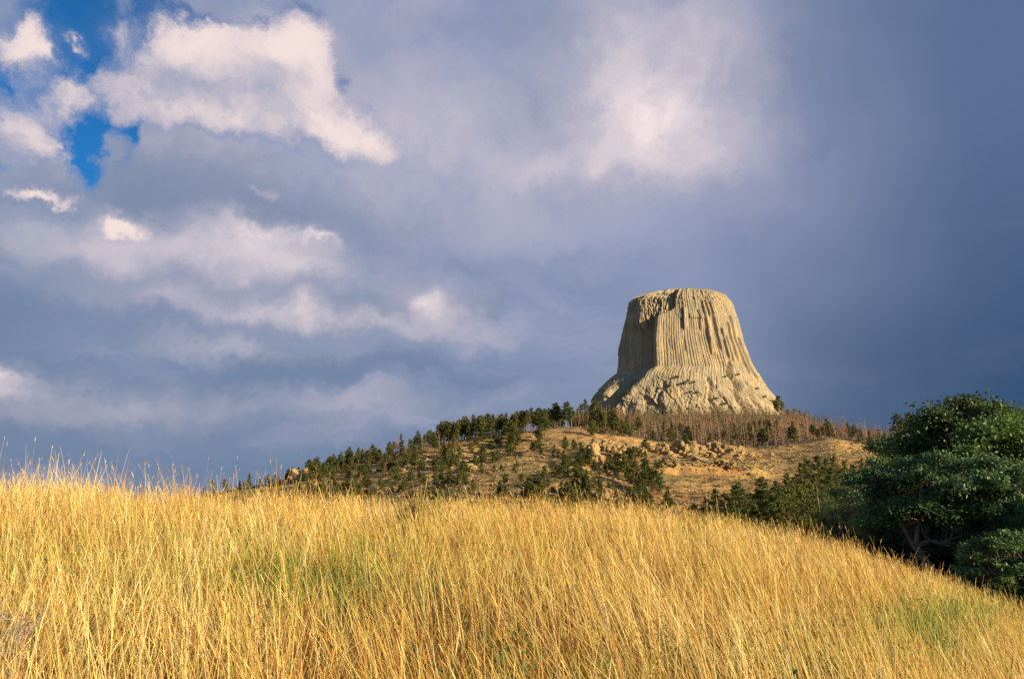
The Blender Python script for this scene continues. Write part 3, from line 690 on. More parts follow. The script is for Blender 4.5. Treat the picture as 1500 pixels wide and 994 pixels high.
# the 294 living pines that show largest stand as trees; the smallest rest is one far pinewood
ispine = lambda q: q[0] in ('pine', 'tall', 'mid', 'rust')
order = sorted([q for q in queue if ispine(q)], key=lambda q: -q[3]/q[2]*(3 if q[5] == 'flank' else 1))
rest = order[294:]; restid = set(map(id, rest))
for q in queue:
    if id(q) not in restid: really_plant(*q)
def pinewood():
    rng = np.random.default_rng(5); b = Buf()
    for kind, x, y, h, z, region, fat, sink in rest:
        protos, h0, _ = KIND[kind]; tm, cm = protos[int(rng.integers(len(protos)))]; s_ = h/h0; z = float(H(x, y)) if z is None else z
        for me, step in ((tm, 1), (cm, 2)):
            v_ = np.empty(len(me.vertices)*3, np.float32); me.vertices.foreach_get('co', v_); v_ = v_.reshape(-1, 3)
            c_ = np.empty(len(v_)*4, np.float32); me.attributes['Col'].data.foreach_get('color', c_); c_ = c_.reshape(-1, 4)[:, :3]
            if step == 1:
                f_ = np.array([p.vertices[:] for p in me.polygons if len(p.vertices) == 4])
            else:
                v4 = v_.reshape(-1, 4, 3)[::2]; m_ = v4.mean(1, keepdims=True); v_ = ((v4-m_)*1.35+m_).reshape(-1, 3); c_ = c_.reshape(-1, 4, 3)[::2].reshape(-1, 3); f_ = np.arange(len(v_)).reshape(-1, 4)
            a = rng.random()*6.28; f1 = s_*fat
            W_ = np.column_stack([(v_[:, 0]*math.cos(a)-v_[:, 1]*math.sin(a))*f1+x, (v_[:, 0]*math.sin(a)+v_[:, 1]*math.cos(a))*f1+y, v_[:, 2]*s_+z])
            b.add(W_, f_, c_)
    if rest: o = link('pinewood', b.mesh('pinewood', M_needle)); tag(o, 'smallest and farthest living pines filling the ridge wood', 'pinewood', kind='stuff')
pinewood()

# ------------------------------------------------------------------ names in words for every tree
ONES = ['', 'first', 'second', 'third', 'fourth', 'fifth', 'sixth', 'seventh', 'eighth', 'ninth', 'tenth', 'eleventh', 'twelfth', 'thirteenth', 'fourteenth', 'fifteenth', 'sixteenth', 'seventeenth', 'eighteenth', 'nineteenth', 'twentieth']
TENS = {2: 'twenty', 3: 'thirty', 4: 'forty', 5: 'fifty', 6: 'sixty', 7: 'seventy'}
def ordw(n):
    if n <= 20: return ONES[n]
    t_, o_ = divmod(n, 10)
    return {3: 'thirtieth', 4: 'fortieth', 5: 'fiftieth', 6: 'sixtieth', 7: 'seventieth'}[t_] if o_ == 0 else TENS[t_]+'-'+ONES[o_]
PL = {'end': 'on the low tail end of the ridge skyline', 'lower': 'on the climbing lower ridge skyline', 'upper': 'in the upper ridge wood left of the tower', 'knoll': 'behind the bare grassy knoll beside the tower',
      'burnt': None, 'ledge': 'on the bench above the sandstone ledge', 'slope': None, 'lone': 'standing alone on the open slope',
      'shoulder': 'on the burnt grassy shoulder by the oaks', 'draw': 'in the shady draw behind the meadow', 'behind': 'on the skyline behind the oaks', 'flank': 'at the foot of the tower flank'}
def where(t_):
    r = t_['region']; px, py = t_['px'], t_['py']
    if r == 'burnt': return 'in the burnt stand under the tower '+('left half' if px < 990 else 'right half') if px < 1110 else ('in the burnt stand just past the tower' if px < 1200 else 'in the burnt stand on the round shoulder')
    if r == 'slope':
        a = 'below the ridge tail' if px < 560 else 'on the wooded mid slope' if px < 700 else 'below the bare grassy knoll' if px < 800 else 'around the sandstone ledge'
        return a+(', low by the meadow' if py > 715 else ', higher up' if px >= 560 else ', upper part')
    return PL[r]
def look(t_):
    k = t_['kind']; small = t_['py']-t_['top']
    if k == 'pine': return ('small ' if small < 19 else 'broad ')+'green pine'
    if k == 'tall': return 'tall-stemmed green pine'
    if k == 'mid': return ('slender ' if t_['h'] < 11.5 else 'tall ')+'dark pine'
    if k == 'rust': return 'rust-brown pine'
    if k == 'dead': return 'dead twiggy tree'
    return 'bare pole snag'
from collections import defaultdict
buckets = defaultdict(list)
for t_ in trees: buckets[(look(t_), where(t_))].append(t_)
GRP = {'pine_tree': 'living pines on the ridge and slopes', 'dead_tree': 'dead fire-killed trees', 'bare_snag': 'bare snags'}
for (lk, wh), L_ in buckets.items():
    L_.sort(key=lambda q: q['px'])
    for i, t_ in enumerate(L_):
        lab = f'{lk} {wh}' if len(L_) == 1 else f'{lk} {wh}, {ordw(i+1)} from left'
        nm = NAME[t_['kind']]
        g = GRP[nm]
        if t_['region'] == 'draw' and nm == 'pine_tree': g = 'pines in the draw'
        tag(t_['o'], lab, {'pine_tree': 'pine', 'dead_tree': 'dead tree', 'bare_snag': 'snag'}[nm], g)

# ------------------------------------------------------------------ oaks in the shaded draw
def oak(px, Y, top, spread, seed, label, lean=0.0, leaves=26000, base_z=None, col=(.105, .16, .042), trunk_h=.26, dome=.9, leaf=.15):
    rng = np.random.default_rng(seed)
    t, e = pray(px, top); x = float(t*Y); z0 = float(H(x, Y)) if base_z is None else base_z
    h = CAMZ+float(e)*Y-z0; r_ = spread*Y/1000
    root = empty('oak_tree', (x, Y, z0))
    tr = Buf(); tips = []
    def limb(p, d, ln, rad, lev):
        if lev: ln = min(ln, r_*[0, .48, .34, .24][lev])
        n = 5; pts = [p]; dd = d.copy()
        for i in range(n-1):
            dd = dd+rng.normal(size=3)*.22+np.array([0, 0, .05]); dd /= np.linalg.norm(dd)
            pts.append(pts[-1]+dd*ln/(n-1))
        pts = np.array(pts); tr.tube(pts, np.linspace(rad, rad*.5, n), 7 if lev == 0 else (5 if lev < 3 else 3), np.array([.25, .175, .12])*rng.uniform(.7, 1.25))
        if lev >= 3:
            tips.append(pts[-1]); tips.append(pts[2]); return
        for i in range(4 if lev else 6):
            a = rng.random()*6.28; q = pts[rng.integers(2, n)] if i else pts[-1]
            up = rng.uniform(-.15, .75)
            nd = np.array([math.cos(a), math.sin(a), up]); nd /= np.linalg.norm(nd)
            nd = dd*.35+nd*.75; nd /= np.linalg.norm(nd)
            limb(q, nd, ln*rng.uniform(.62, .85), rad*.5, lev+1)
    limb(np.array([0, 0, -.5]), np.array([lean, 0, 1.]), h*trunk_h+.5, h*.028+.05, 0)
    P = np.array(tips)
    # bring limb tips into the crown's real extent
    cz = h*(trunk_h+1)/2
    sc = np.array([r_*.92/max(np.percentile(np.abs(P[:, 0]), 96), .1), r_*.92/max(np.percentile(np.abs(P[:, 1]), 96), .1)])
    # extra leaf clumps fill the crown's volume unevenly
    m = 620
    dv = rng.normal(size=(m, 3)); dv /= np.linalg.norm(dv, axis=1)[:, None]; rr = rng.uniform(.45, 1, m)[:, None]**.6
    Q = dv*rr*np.array([r_, r_*.9, (h-h*trunk_h*.9)/2]); Q[:, 2] += h-(h-h*trunk_h*.9)/2
    n3 = vn(Q[:, 0]/r_*3+seed, Q[:, 2]/h*5+Q[:, 1]/r_*2, seed)
    Q = Q[n3 > .40]
    P = P[(np.abs(P[:, 0]) < r_*1.1) & (np.abs(P[:, 1]) < r_*1.1) & (P[:, 2] < h*.98)]
    # twigs that carry the outer clumps
    for q in Q[::2]:
        if len(P):
            b = P[np.argmin(((P-q)**2).sum(1))]; tr.tube([b, (b+q)/2+rng.normal(size=3)*.12, q], [.045, .03, .012], 3, (.13, .10, .08))
    A = np.vstack([P, Q]); A = A[A[:, 2] > h*trunk_h*.92+.25*rng.normal(size=len(A))]
    rng.shuffle(A)
    dmin = .105*h+.02*r_; keepA = []
    for q in A:                      # thin the clumps so that gaps stay open between the leaf pads
        if all(((q-k_)**2).sum() > dmin*dmin for k_ in keepA): keepA.append(q)
    A = np.array(keepA); per = max(60, leaves//len(A))
    cr = Buf()
    cs = rng.uniform(.55, 1.0, len(A))*dmin
    dd_ = rng.normal(size=(len(A)*per, 3)); dd_ /= np.linalg.norm(dd_, axis=1)[:, None]
    rad_ = rng.random(len(dd_))[:, None]**.5*(1+.35*rng.normal(size=(len(dd_), 1)))
    CC = np.repeat(A, per, 0)+dd_*rad_*np.repeat(cs, per)[:, None]*np.array([.95, .95, .55])
    CC[:, 2] = np.minimum(CC[:, 2], h+.5)
    tone = np.repeat(rng.uniform(.5, 1.6, len(A)), per)[:, None]
    kk = np.clip(np.array(col)[None]*tone*(1+rng.normal(size=(len(CC), 1))*.18)*(1+rng.normal(size=(len(CC), 3))*.05), .004, .5)
    cr.cards(CC, rng.uniform(.7, 1.35, len(CC))*leaf, rng.uniform(.6, 1.1, len(CC))*leaf*.62, rng, kk, np.tile([0., 0, 1.], (len(CC), 1)), .1)
    link('trunk', tr.mesh('trunk', M_bark, True), root); link('crown', cr.mesh('crown', M_leaf), root)
    tag(root, label, 'oak', 'oaks in the shaded draw')
    return root
oak(1376, 33, 668, 100, 1, 'nearest spreading oak with a visible brown trunk at the meadow edge', lean=-.22, col=(.085, .15, .055), leaf=.18, leaves=34000, trunk_h=.66)
oak(1395, 47, 588, 95, 2, 'tallest oak with the highest green top against the sky', leaves=70000, leaf=.27, trunk_h=.3)
oak(1490, 52, 604, 84, 3, 'tall oak at the frame edge behind the nearest oak', leaves=60000, leaf=.27, trunk_h=.3)
oak(1296, 46, 672, 52, 4, 'low round oak beside the draw pines', col=(.14, .20, .06), leaves=22000, trunk_h=.2)
oak(1478, 28, 778, 74, 5, 'small bushy oak below the nearest oak at the meadow edge', leaves=24000, trunk_h=.10, leaf=.13, col=(.10, .16, .05))
oak(1502, 44, 597, 78, 16, 'leafy oak crown on the skyline right at the frame edge', leaves=52000, leaf=.24, trunk_h=.3)
oak(1300, 60, 640, 44, 17, 'mid-height oak stepping down left of the tallest oak', leaves=24000, leaf=.22, trunk_h=.2)
oak(1252, 70, 690, 30, 14, 'narrow oak between the draw pines and the low round oak', leaves=12000, trunk_h=.2, col=(.12, .18, .05))
oak(1222, 84, 716, 24, 15, 'small rounded oak at the foot of the draw pines', leaves=9000, trunk_h=.15, col=(.10, .15, .045))
oak(1338, 54, 612, 50, 6, 'dark oak filling behind the tallest oak on its left', leaves=40000, leaf=.25)
oak(1500, 34, 722, 66, 7, 'oak at the very edge of the frame above the bushy one', col=(.09, .15, .05), leaves=20000, trunk_h=.2)
oak(1448, 43, 650, 70, 13, 'mid-height oak between the nearest and the tallest oak', leaves=36000, leaf=.2, trunk_h=.3)
oak(1245, 64, 704, 40, 8, 'small oak in the deepest shade of the draw', leaves=14000, trunk_h=.4)
oak(1205, 72, 704, 17, 9, 'little bright green oak among the draw pines', leaves=7000, trunk_h=.15, col=(.12, .21, .04))
oak(1330, 45, 705, 50, 10, 'low oak with leaves coloured dark for shade under the nearest oak crown', leaves=16000, trunk_h=.5, col=(.05, .085, .03))  # leaf colour darkened to stand in for deep shade beneath the crowns
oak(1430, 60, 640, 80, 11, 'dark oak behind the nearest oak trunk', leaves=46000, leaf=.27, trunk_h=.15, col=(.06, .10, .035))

# ------------------------------------------------------------------ rocks on the hill
def rock_mesh(seed, flat=.6):
    rng = np.random.default_rng(seed)
    nu, nv = 60, 38
    U, Vv = np.meshgrid(np.linspace(0, 2*np.pi, nu, endpoint=False), np.linspace(-np.pi/2, np.pi/2, nv), indexing='ij')
    d = np.stack([np.cos(U)*np.cos(Vv), np.sin(U)*np.cos(Vv), np.sin(Vv)], -1)
    d = np.sign(d)*np.abs(d)**.72
    rr = 1+1.1*fbm(d[..., 0]*1.6+seed, d[..., 1]*1.6+d[..., 2]*1.3, seed, 3)+.45*fbm(d[..., 0]*5+seed, d[..., 2]*6+d[..., 1]*3, seed+3, 3)
    q_ = fbm(d[..., 0]*2.6+seed*1.3, d[..., 1]*2.6-d[..., 2], seed+5, 2)
    rr = rr-.9*np.clip(.07-np.abs(q_), 0, 1)/.07*.22
    lay = np.floor(d[..., 2]*4.2+1.2*fbm(d[..., 0]*1.5, d[..., 1]*1.5, seed+7, 2))
    st = .42*(_hash(lay, lay*0+np.floor(U*1.1+lay*.7), seed)-.5)
    P = d*(rr+st)[..., None]; P[..., 2] *= flat
    V = P.reshape(-1, 3)
    i = (np.arange(nu)[:, None]*nv); j = np.arange(nv-1)[None]; i2 = ((np.arange(nu)+1) % nu)[:, None]*nv
    F = np.stack([i+j, i2+j, i2+j+1, i+j+1], -1).reshape(-1, 4)
    return mesh('rock', V, F, M_sand)
rocks = [rock_mesh(300+i, .55+.12*(i % 4)) for i in range(8)]
rk = []
def rock(px, py, wpx, hpx, cat):
    p = hit(px, py)
    if p is None: return
    s_ = p[1]/1000
    o = link('rock_outcrop' if cat == 'outcrop' else 'boulder', rocks[int(R.integers(len(rocks)))])
    o.location = (p[0], p[1]+wpx*s_*.2, p[2]+hpx*s_*.15)
    k_ = 1.25 if cat == 'outcrop' else 1.0; o.scale = (wpx*s_*.5*k_, wpx*s_*.45*k_, hpx*s_*.85*k_); o.rotation_euler = (R.normal()*.22, R.normal()*.22, R.random()*6.28)
    rk.append((px, py, o, cat))
for px, py, w_, h_ in ((866, 668, 18, 16), (888, 660, 20, 12), (878, 676, 10, 8), (938, 668, 14, 18), (954, 660, 16, 9), (971, 664, 14, 14), (990, 658, 14, 8), (1004, 668, 24, 16), (1022, 664, 26, 18), (1046, 662, 18, 14), (1062, 667, 24, 14),
                       (1082, 667, 18, 12), (1096, 668, 14, 8), (1030, 676, 20, 5), (1055, 680, 18, 8), (1072, 683, 12, 6), (690, 690, 22, 10), (437, 704, 24, 16), (427, 700, 14, 10), (700, 678, 20, 8), (1010, 652, 20, 5), (985, 672, 9, 6), (900, 668, 16, 12), (912, 662, 14, 9), (980, 668, 16, 10), (1013, 672, 18, 10), (1036, 670, 20, 10), (1072, 672, 22, 8), (926, 664, 14, 9)):
    rock(px, py, w_, h_, 'outcrop')
for px, py, w_, h_ in ((876, 712, 12, 8), (861, 722, 16, 9), (880, 730, 20, 9), (895, 722, 10, 6), (850, 734, 16, 7), (905, 738, 14, 6), (800, 652, 8, 4), (760, 668, 8, 4), (812, 668, 7, 4), (655, 662, 8, 4), (640, 672, 10, 4), (580, 668, 8, 5), (555, 690, 8, 4), (590, 690, 7, 4),
                       (1075, 672, 8, 5), (1110, 675, 8, 4), (1040, 690, 6, 3), (990, 720, 7, 4), (1020, 745, 8, 4), (720, 712, 9, 4), (1106, 655, 6, 4), (1180, 660, 7, 3), (1226, 672, 6, 3), (675, 650, 12, 4), (930, 700, 8, 5), (462, 712, 9, 5), (850, 690, 10, 5), (820, 690, 6, 3), (1130, 668, 7, 4), (735, 745, 9, 4), (780, 640, 6, 3)):
    rock(px, py, w_, h_, 'boulder')
rk.sort(key=lambda q: q[0])
rb = defaultdict(list)
for px, py, o, cat in rk:
    if cat == 'outcrop': w_ = 'on the lower left ridge' if px < 500 else 'on the wooded mid slope' if px < 800 else 'of the broken ledge, shaded end' if px < 960 else 'of the broken ledge, brightest middle' if px < 1040 else 'of the broken ledge, burnt end'
    else: w_ = 'below the ridge skyline' if px < 620 else 'on the slope under the knoll' if px < 830 else 'in the pale gully above the meadow' if (px < 915 and py > 705) else 'on the slope near the ledge' if px < 1100 else 'on the burnt shoulder'
    rb[(cat, w_)].append(o)
for (cat, w_), L_ in rb.items():
    for i, o in enumerate(L_):
        kind_ = 'yellow sandstone outcrop' if cat == 'outcrop' else 'small pale boulder'
        tag(o, f'{kind_} {w_}'+(f', {ordw(i+1)} from left' if len(L_) > 1 else ''), 'rock', 'sandstone outcrops' if cat == 'outcrop' else 'boulders on the slope')

# fallen trunks on the open slope
lg = Buf(); lg.tube([[-2.5, 0, 0], [-1, .1, .03], [1, -.05, 0], [2.6, .05, -.02]], [.17, .15, .12, .06], 7, (.34, .24, .16)); log_me = lg.mesh('fallen_log', M_bark, True)
LG = [(1000, 727, .3), (1045, 722, .9), (1056, 729, 2.2), (1036, 745, .2), (985, 735, 2.8), (905, 712, .1), (1012, 712, .5), (1085, 690, 2.5), (795, 700, .2), (742, 712, 2.9), (1120, 690, .4), (1160, 670, 2.7)]
LW = ['beside the lone snag low on the slope', 'crossing the red earth', 'at the lower edge of the red earth', 'just above the meadow grass', 'left below the red earth', 'by the pale gully', 'on the green strip below the ledge', 'under the ledge end', 'on the clearing below the knoll', 'under the wooded mid slope', 'near the top of the draw', 'on the burnt shoulder']
for (px, py, rz), w_ in zip(LG, LW):
    p = hit(px, py)
    if p:
        o = link('fallen_log', log_me); o.location = (p[0], p[1], p[2]+.12); o.rotation_euler = (0, R.normal()*.05, rz)
        tag(o, 'grey fallen log '+w_, 'log', 'fallen logs on the slope')

# shrubs on the tower's ledges
def bush_mesh(seed, col, n=500, L=.5):
    rng = np.random.default_rng(seed); b = Buf()
    d = rng.normal(size=(n, 3)); d /= np.linalg.norm(d, axis=1)[:, None]; d *= (rng.uniform(.3, 1, n)**.5)[:, None]; d[:, 2] = np.abs(d[:, 2])*.9
    d *= 1+.5*(vn(d[:, 0]*3+seed, d[:, 2]*3+d[:, 1]*2, seed)-.5)[:, None]
    b.cards(d, rng.uniform(.6, 1.2, n)*L*.5, rng.uniform(.6, 1.2, n)*L*.2, rng, jit(col, rng, n, .3))
    return b.mesh('shrub', M_needle)
bm_ = [bush_mesh(400+i, (.075, .088, .035)) for i in range(3)]
for (px, py, s_, w_) in ((991, 553, 3.4, 'highest green patch in the middle of the tower base'), (1001, 562, 3.6, 'in the centre of the tower base beside a slab'), (1008, 558, 2.6, 'right beside the central slab of the tower base'), (979, 566, 2.6, 'left of the central slab on the tower base'),
                         (1016, 560, 2.6, 'under the long fluted columns of the tower front'), (1020, 576, 2.8, 'lower on the tower base below the middle'), (1012, 574, 2.3, 'in a crack low on the tower base'), (1049, 584, 2.8, 'left of the dark gully on the tower base'), (1062, 592, 3.0, 'in the dark gully of the tower base'),
                         (1063, 552, 2.3, 'at the head of the dark gully'), (1081, 549, 2.3, 'on the ledge right of the gully head'), (1109, 570, 2.6, 'on the right rim of the tower base'), (1119, 582, 3.2, 'on the lower right rim of the tower base'), (898, 556, 3.0, 'on top of the sunlit left outcrop'),
                         (885, 572, 3.4, 'on the face of the sunlit left outcrop'), (917, 578, 5.0, 'in the shaded left recess'), (930, 572, 3.6, 'at the foot of the arete edge')):
    p = on_tower(px, py)
    o = link('ledge_shrub', bm_[int(R.integers(3))]); o.location = (p[0], p[1]-1.9, p[2]-.1); o.scale = (s_*1.05, s_*1.1, s_*1.15); o.rotation_euler = (0, 0, R.random()*6)
    tag(o, 'dark green shrub '+w_, 'shrub', 'shrubs growing on the rock tower')

# low brush and dead sticks all over the hill: uncountable
def hill_brush():
    rng = np.random.default_rng(77); b = Buf()
    n = 15000
    Y = rng.uniform(100, 340, n); px = rng.uniform(260, 1330, n); t, _ = pray(px, 690); x = t*Y
    dn = fbm(x/22, Y/22, 55, 3)
    keep = dn > rng.uniform(-.28, .22, n); x, Y = x[keep], Y[keep]; n = len(x)
    z = H(x, Y); per = 12
    C0 = np.repeat(np.column_stack([x, Y, z]), per, 0); s_ = np.repeat(rng.uniform(.35, 1.1, n), per)[:, None]
    off = rng.normal(size=(n*per, 3))*s_*np.array([.7, .7, .35]); off[:, 2] = np.abs(off[:, 2])
    base = np.array([(.11, .105, .045), (.20, .15, .08), (.16, .10, .06), (.30, .24, .15), (.085, .09, .035)])[rng.integers(0, 5, n)]
    colr = np.repeat(base*rng.uniform(.8, 1.2, (n, 1)), per, 0)
    b.cards(C0+off, rng.uniform(.35, .8, n*per), rng.uniform(.12, .26, n*per), rng, colr, np.tile([0, 0, 1.], (n*per, 1)), .5)
    n = 2600; Y = rng.uniform(100, 335, n); px = rng.uniform(270, 1320, n); t, _ = pray(px, 690); x = t*Y
    keep = fbm(x/16, Y/16, 57, 3) > rng.uniform(-.2, .2, n); x, Y = x[keep], Y[keep]; n = len(x); z = H(x, Y); per = 60
    sz = rng.uniform(.4, 1.15, n)
    off = rng.normal(size=(n*per, 3))*np.repeat(sz, per)[:, None]*np.array([.6, .6, .42]); off[:, 2] = np.abs(off[:, 2])
    base = np.array([(.10, .115, .03), (.13, .125, .04), (.085, .10, .03), (.19, .13, .06)])[rng.integers(0, 4, n)]
    b.cards(np.repeat(np.column_stack([x, Y, z]), per, 0)+off, rng.uniform(.25, .5, n*per), rng.uniform(.12, .22, n*per), rng, np.repeat(base*rng.uniform(.7, 1.3, (n, 1)), per, 0))
    o = link('brush', b.mesh('brush', M_needle)); tag(o, 'low brush and dry sticks covering the hillside between the pines', 'brush', kind='stuff')

hill_brush()
def scree():
    rng = np.random.default_rng(78); b = Buf()
    spots = [(880, 722, 26, 14, 260), (1060, 684, 34, 7, 220), (1000, 672, 80, 6, 200), (700, 690, 40, 14, 120), (640, 670, 60, 12, 140), (1150, 668, 60, 14, 220), (540, 700, 60, 16, 120), (960, 740, 120, 10, 160), (790, 650, 50, 14, 90), (430, 712, 30, 10, 70), (780, 720, 60, 18, 90)]
    base = rock_ico
    for cx_, cy_, sx, sy, n_ in spots:
        for i in range(n_):
            px, py = cx_+rng.normal()*sx, cy_+rng.normal()*sy
            if py < ridge_py(px)+4: continue
            p = hit_fast(px, py)
            if p is None: continue
            s_ = rng.uniform(.12, .55)*rng.uniform(.6, 1.4); M = base*np.array([s_*rng.uniform(.8, 1.6), s_*rng.uniform(.8, 1.6), s_*.7])*rng.uniform(.75, 1.25, (len(base), 1))
            a = rng.random()*6.28; M = np.column_stack([M[:, 0]*math.cos(a)-M[:, 1]*math.sin(a), M[:, 0]*math.sin(a)+M[:, 1]*math.cos(a), M[:, 2]])
            b.add(M+np.array(p), rock_f, (.5, .4, .3))
    o = link('scree', b.mesh('scree', M_sand)); tag(o, 'loose pale stones strewn over the slope and below the ledge', 'stones', kind='stuff')
g_ = (1+5**.5)/2
rock_ico = np.array([(-1, g_, 0), (1, g_, 0), (-1, -g_, 0), (1, -g_, 0), (0, -1, g_), (0, 1, g_), (0, -1, -g_), (0, 1, -g_), (g_, 0, -1), (g_, 0, 1), (-g_, 0, -1), (-g_, 0, 1)], float)/1.9
rock_f = np.array([(0, 11, 5), (0, 5, 1), (0, 1, 7), (0, 7, 10), (0, 10, 11), (1, 5, 9), (5, 11, 4), (11, 10, 2), (10, 7, 6), (7, 1, 8), (3, 9, 4), (3, 4, 2), (3, 2, 6), (3, 6, 8), (3, 8, 9), (4, 9, 5), (2, 4, 11), (6, 2, 10), (8, 6, 7), (9, 8, 1)])
def hit_fast(px, py):
    t, e = pray(px, py); Y = np.linspace(90, 330, 260); k = H(t*Y, Y) >= CAMZ+e*Y
    if not k.any(): return None
    y = Y[np.argmax(k)]; return (float(t*y), float(y), float(H(t*y, y)))
scree()

# ------------------------------------------------------------------ the meadow grass
def strips(n, base, L, W0, leandir, lean, curl, col, rng, seg=4, tipw=.15, wprof=None):
    """n curved blades as one mesh block"""
    s = np.linspace(0, 1, seg+1)
    up = np.array([0, 0, 1.])
    ld = np.column_stack([np.cos(leandir), np.sin(leandir), np.zeros(n)])
    ang = lean[:, None]+curl[:, None]*s[None]**1.3         # angle from vertical along the blade
    dx = np.sin(ang); dz = np.cos(ang)
    st = (L/seg)[:, None]
    cx_ = np.cumsum(np.concatenate([np.zeros((n, 1)), dx[:, :-1]], 1)*st, 1); cz_ = np.cumsum(np.concatenate([np.zeros((n, 1)), dz[:, :-1]], 1)*st, 1)
    P = base[:, None]+ld[:, None]*cx_[..., None]+up*cz_[..., None]
    yaw = rng.random(n)*np.pi
    yaw = np.where(rng.random(n) < .6, rng.normal(size=n)*.5, yaw)
    side = np.column_stack([np.cos(yaw), np.sin(yaw), np.zeros(n)])
    wp = (1-(1-tipw)*s**1.5) if wprof is None else wprof
    Wd = W0[:, None]*wp[None]/2
    V = np.stack([P-side[:, None]*Wd[..., None], P+side[:, None]*Wd[..., None]], 2)       # n, seg+1, 2, 3
    k = np.arange(n)[:, None]*(2*(seg+1)); j = np.arange(seg)[None]*2
    F = np.stack([k+j, k+j+1, k+j+3, k+j+2], -1).reshape(-1, 4)
    return V.reshape(-1, 3), F, np.repeat(col, 2*(seg+1), 0), P
def field_points(n, rng, y0, y1, power, clump=.0, nper=1):
    m = max(1, n//nper)
    uu = rng.random(m); Y = (y0**power+(y1**power-y0**power)*uu)**(1/power)
    X = (Y+1.5)*rng.uniform(-1.0, 1.0, m)
    X = np.repeat(X, nper); Y = np.repeat(Y, nper)
    X = X+rng.normal(size=len(X))*clump; Y = Y+rng.normal(size=len(Y))*clump
    return X, Y
def pick(cols, idx, rng, s=.12):
    c = np.array(cols)[idx]; return np.clip(c*(1+rng.normal(size=(len(idx), 1))*s)*(1+rng.normal(size=(len(idx), 3))*.03), .01, .95)
STRAW = [(.78, .59, .19), (.72, .48, .12), (.82, .69, .34), (.60, .34, .08), (.42, .17, .045), (.48, .46, .08)]
def green_mask(X, Y):
    px, py = proj(X, np.maximum(Y, 1), H(X, np.maximum(Y, 0))+.4)
    g = .38*np.exp(-(((px-300)/360)**2+((py-815)/42)**2))+.25*np.exp(-(((px-1250)/260)**2+((py-930)/50)**2))+1.0*np.exp(-(((px-1390)/130)**2+((py-895)/28)**2))+.35*np.exp(-(((px-480)/100)**2+((py-840)/40)**2))
    return g+.30*np.clip(fbm(X/1.1, Y/1.1, 131, 3)*4, 0, 1)
def grass_object(name, blocks, label, cat):
    V = []; F = []; Cc = []; n = 0
    for v_, f_, c_ in blocks:
        V.append(v_); F.append(f_+n); Cc.append(c_); n += len(v_)
    me = mesh(name, np.concatenate(V), np.concatenate(F), M_grass, np.concatenate(Cc))
    tag(link(name, me), label, cat, kind='stuff')
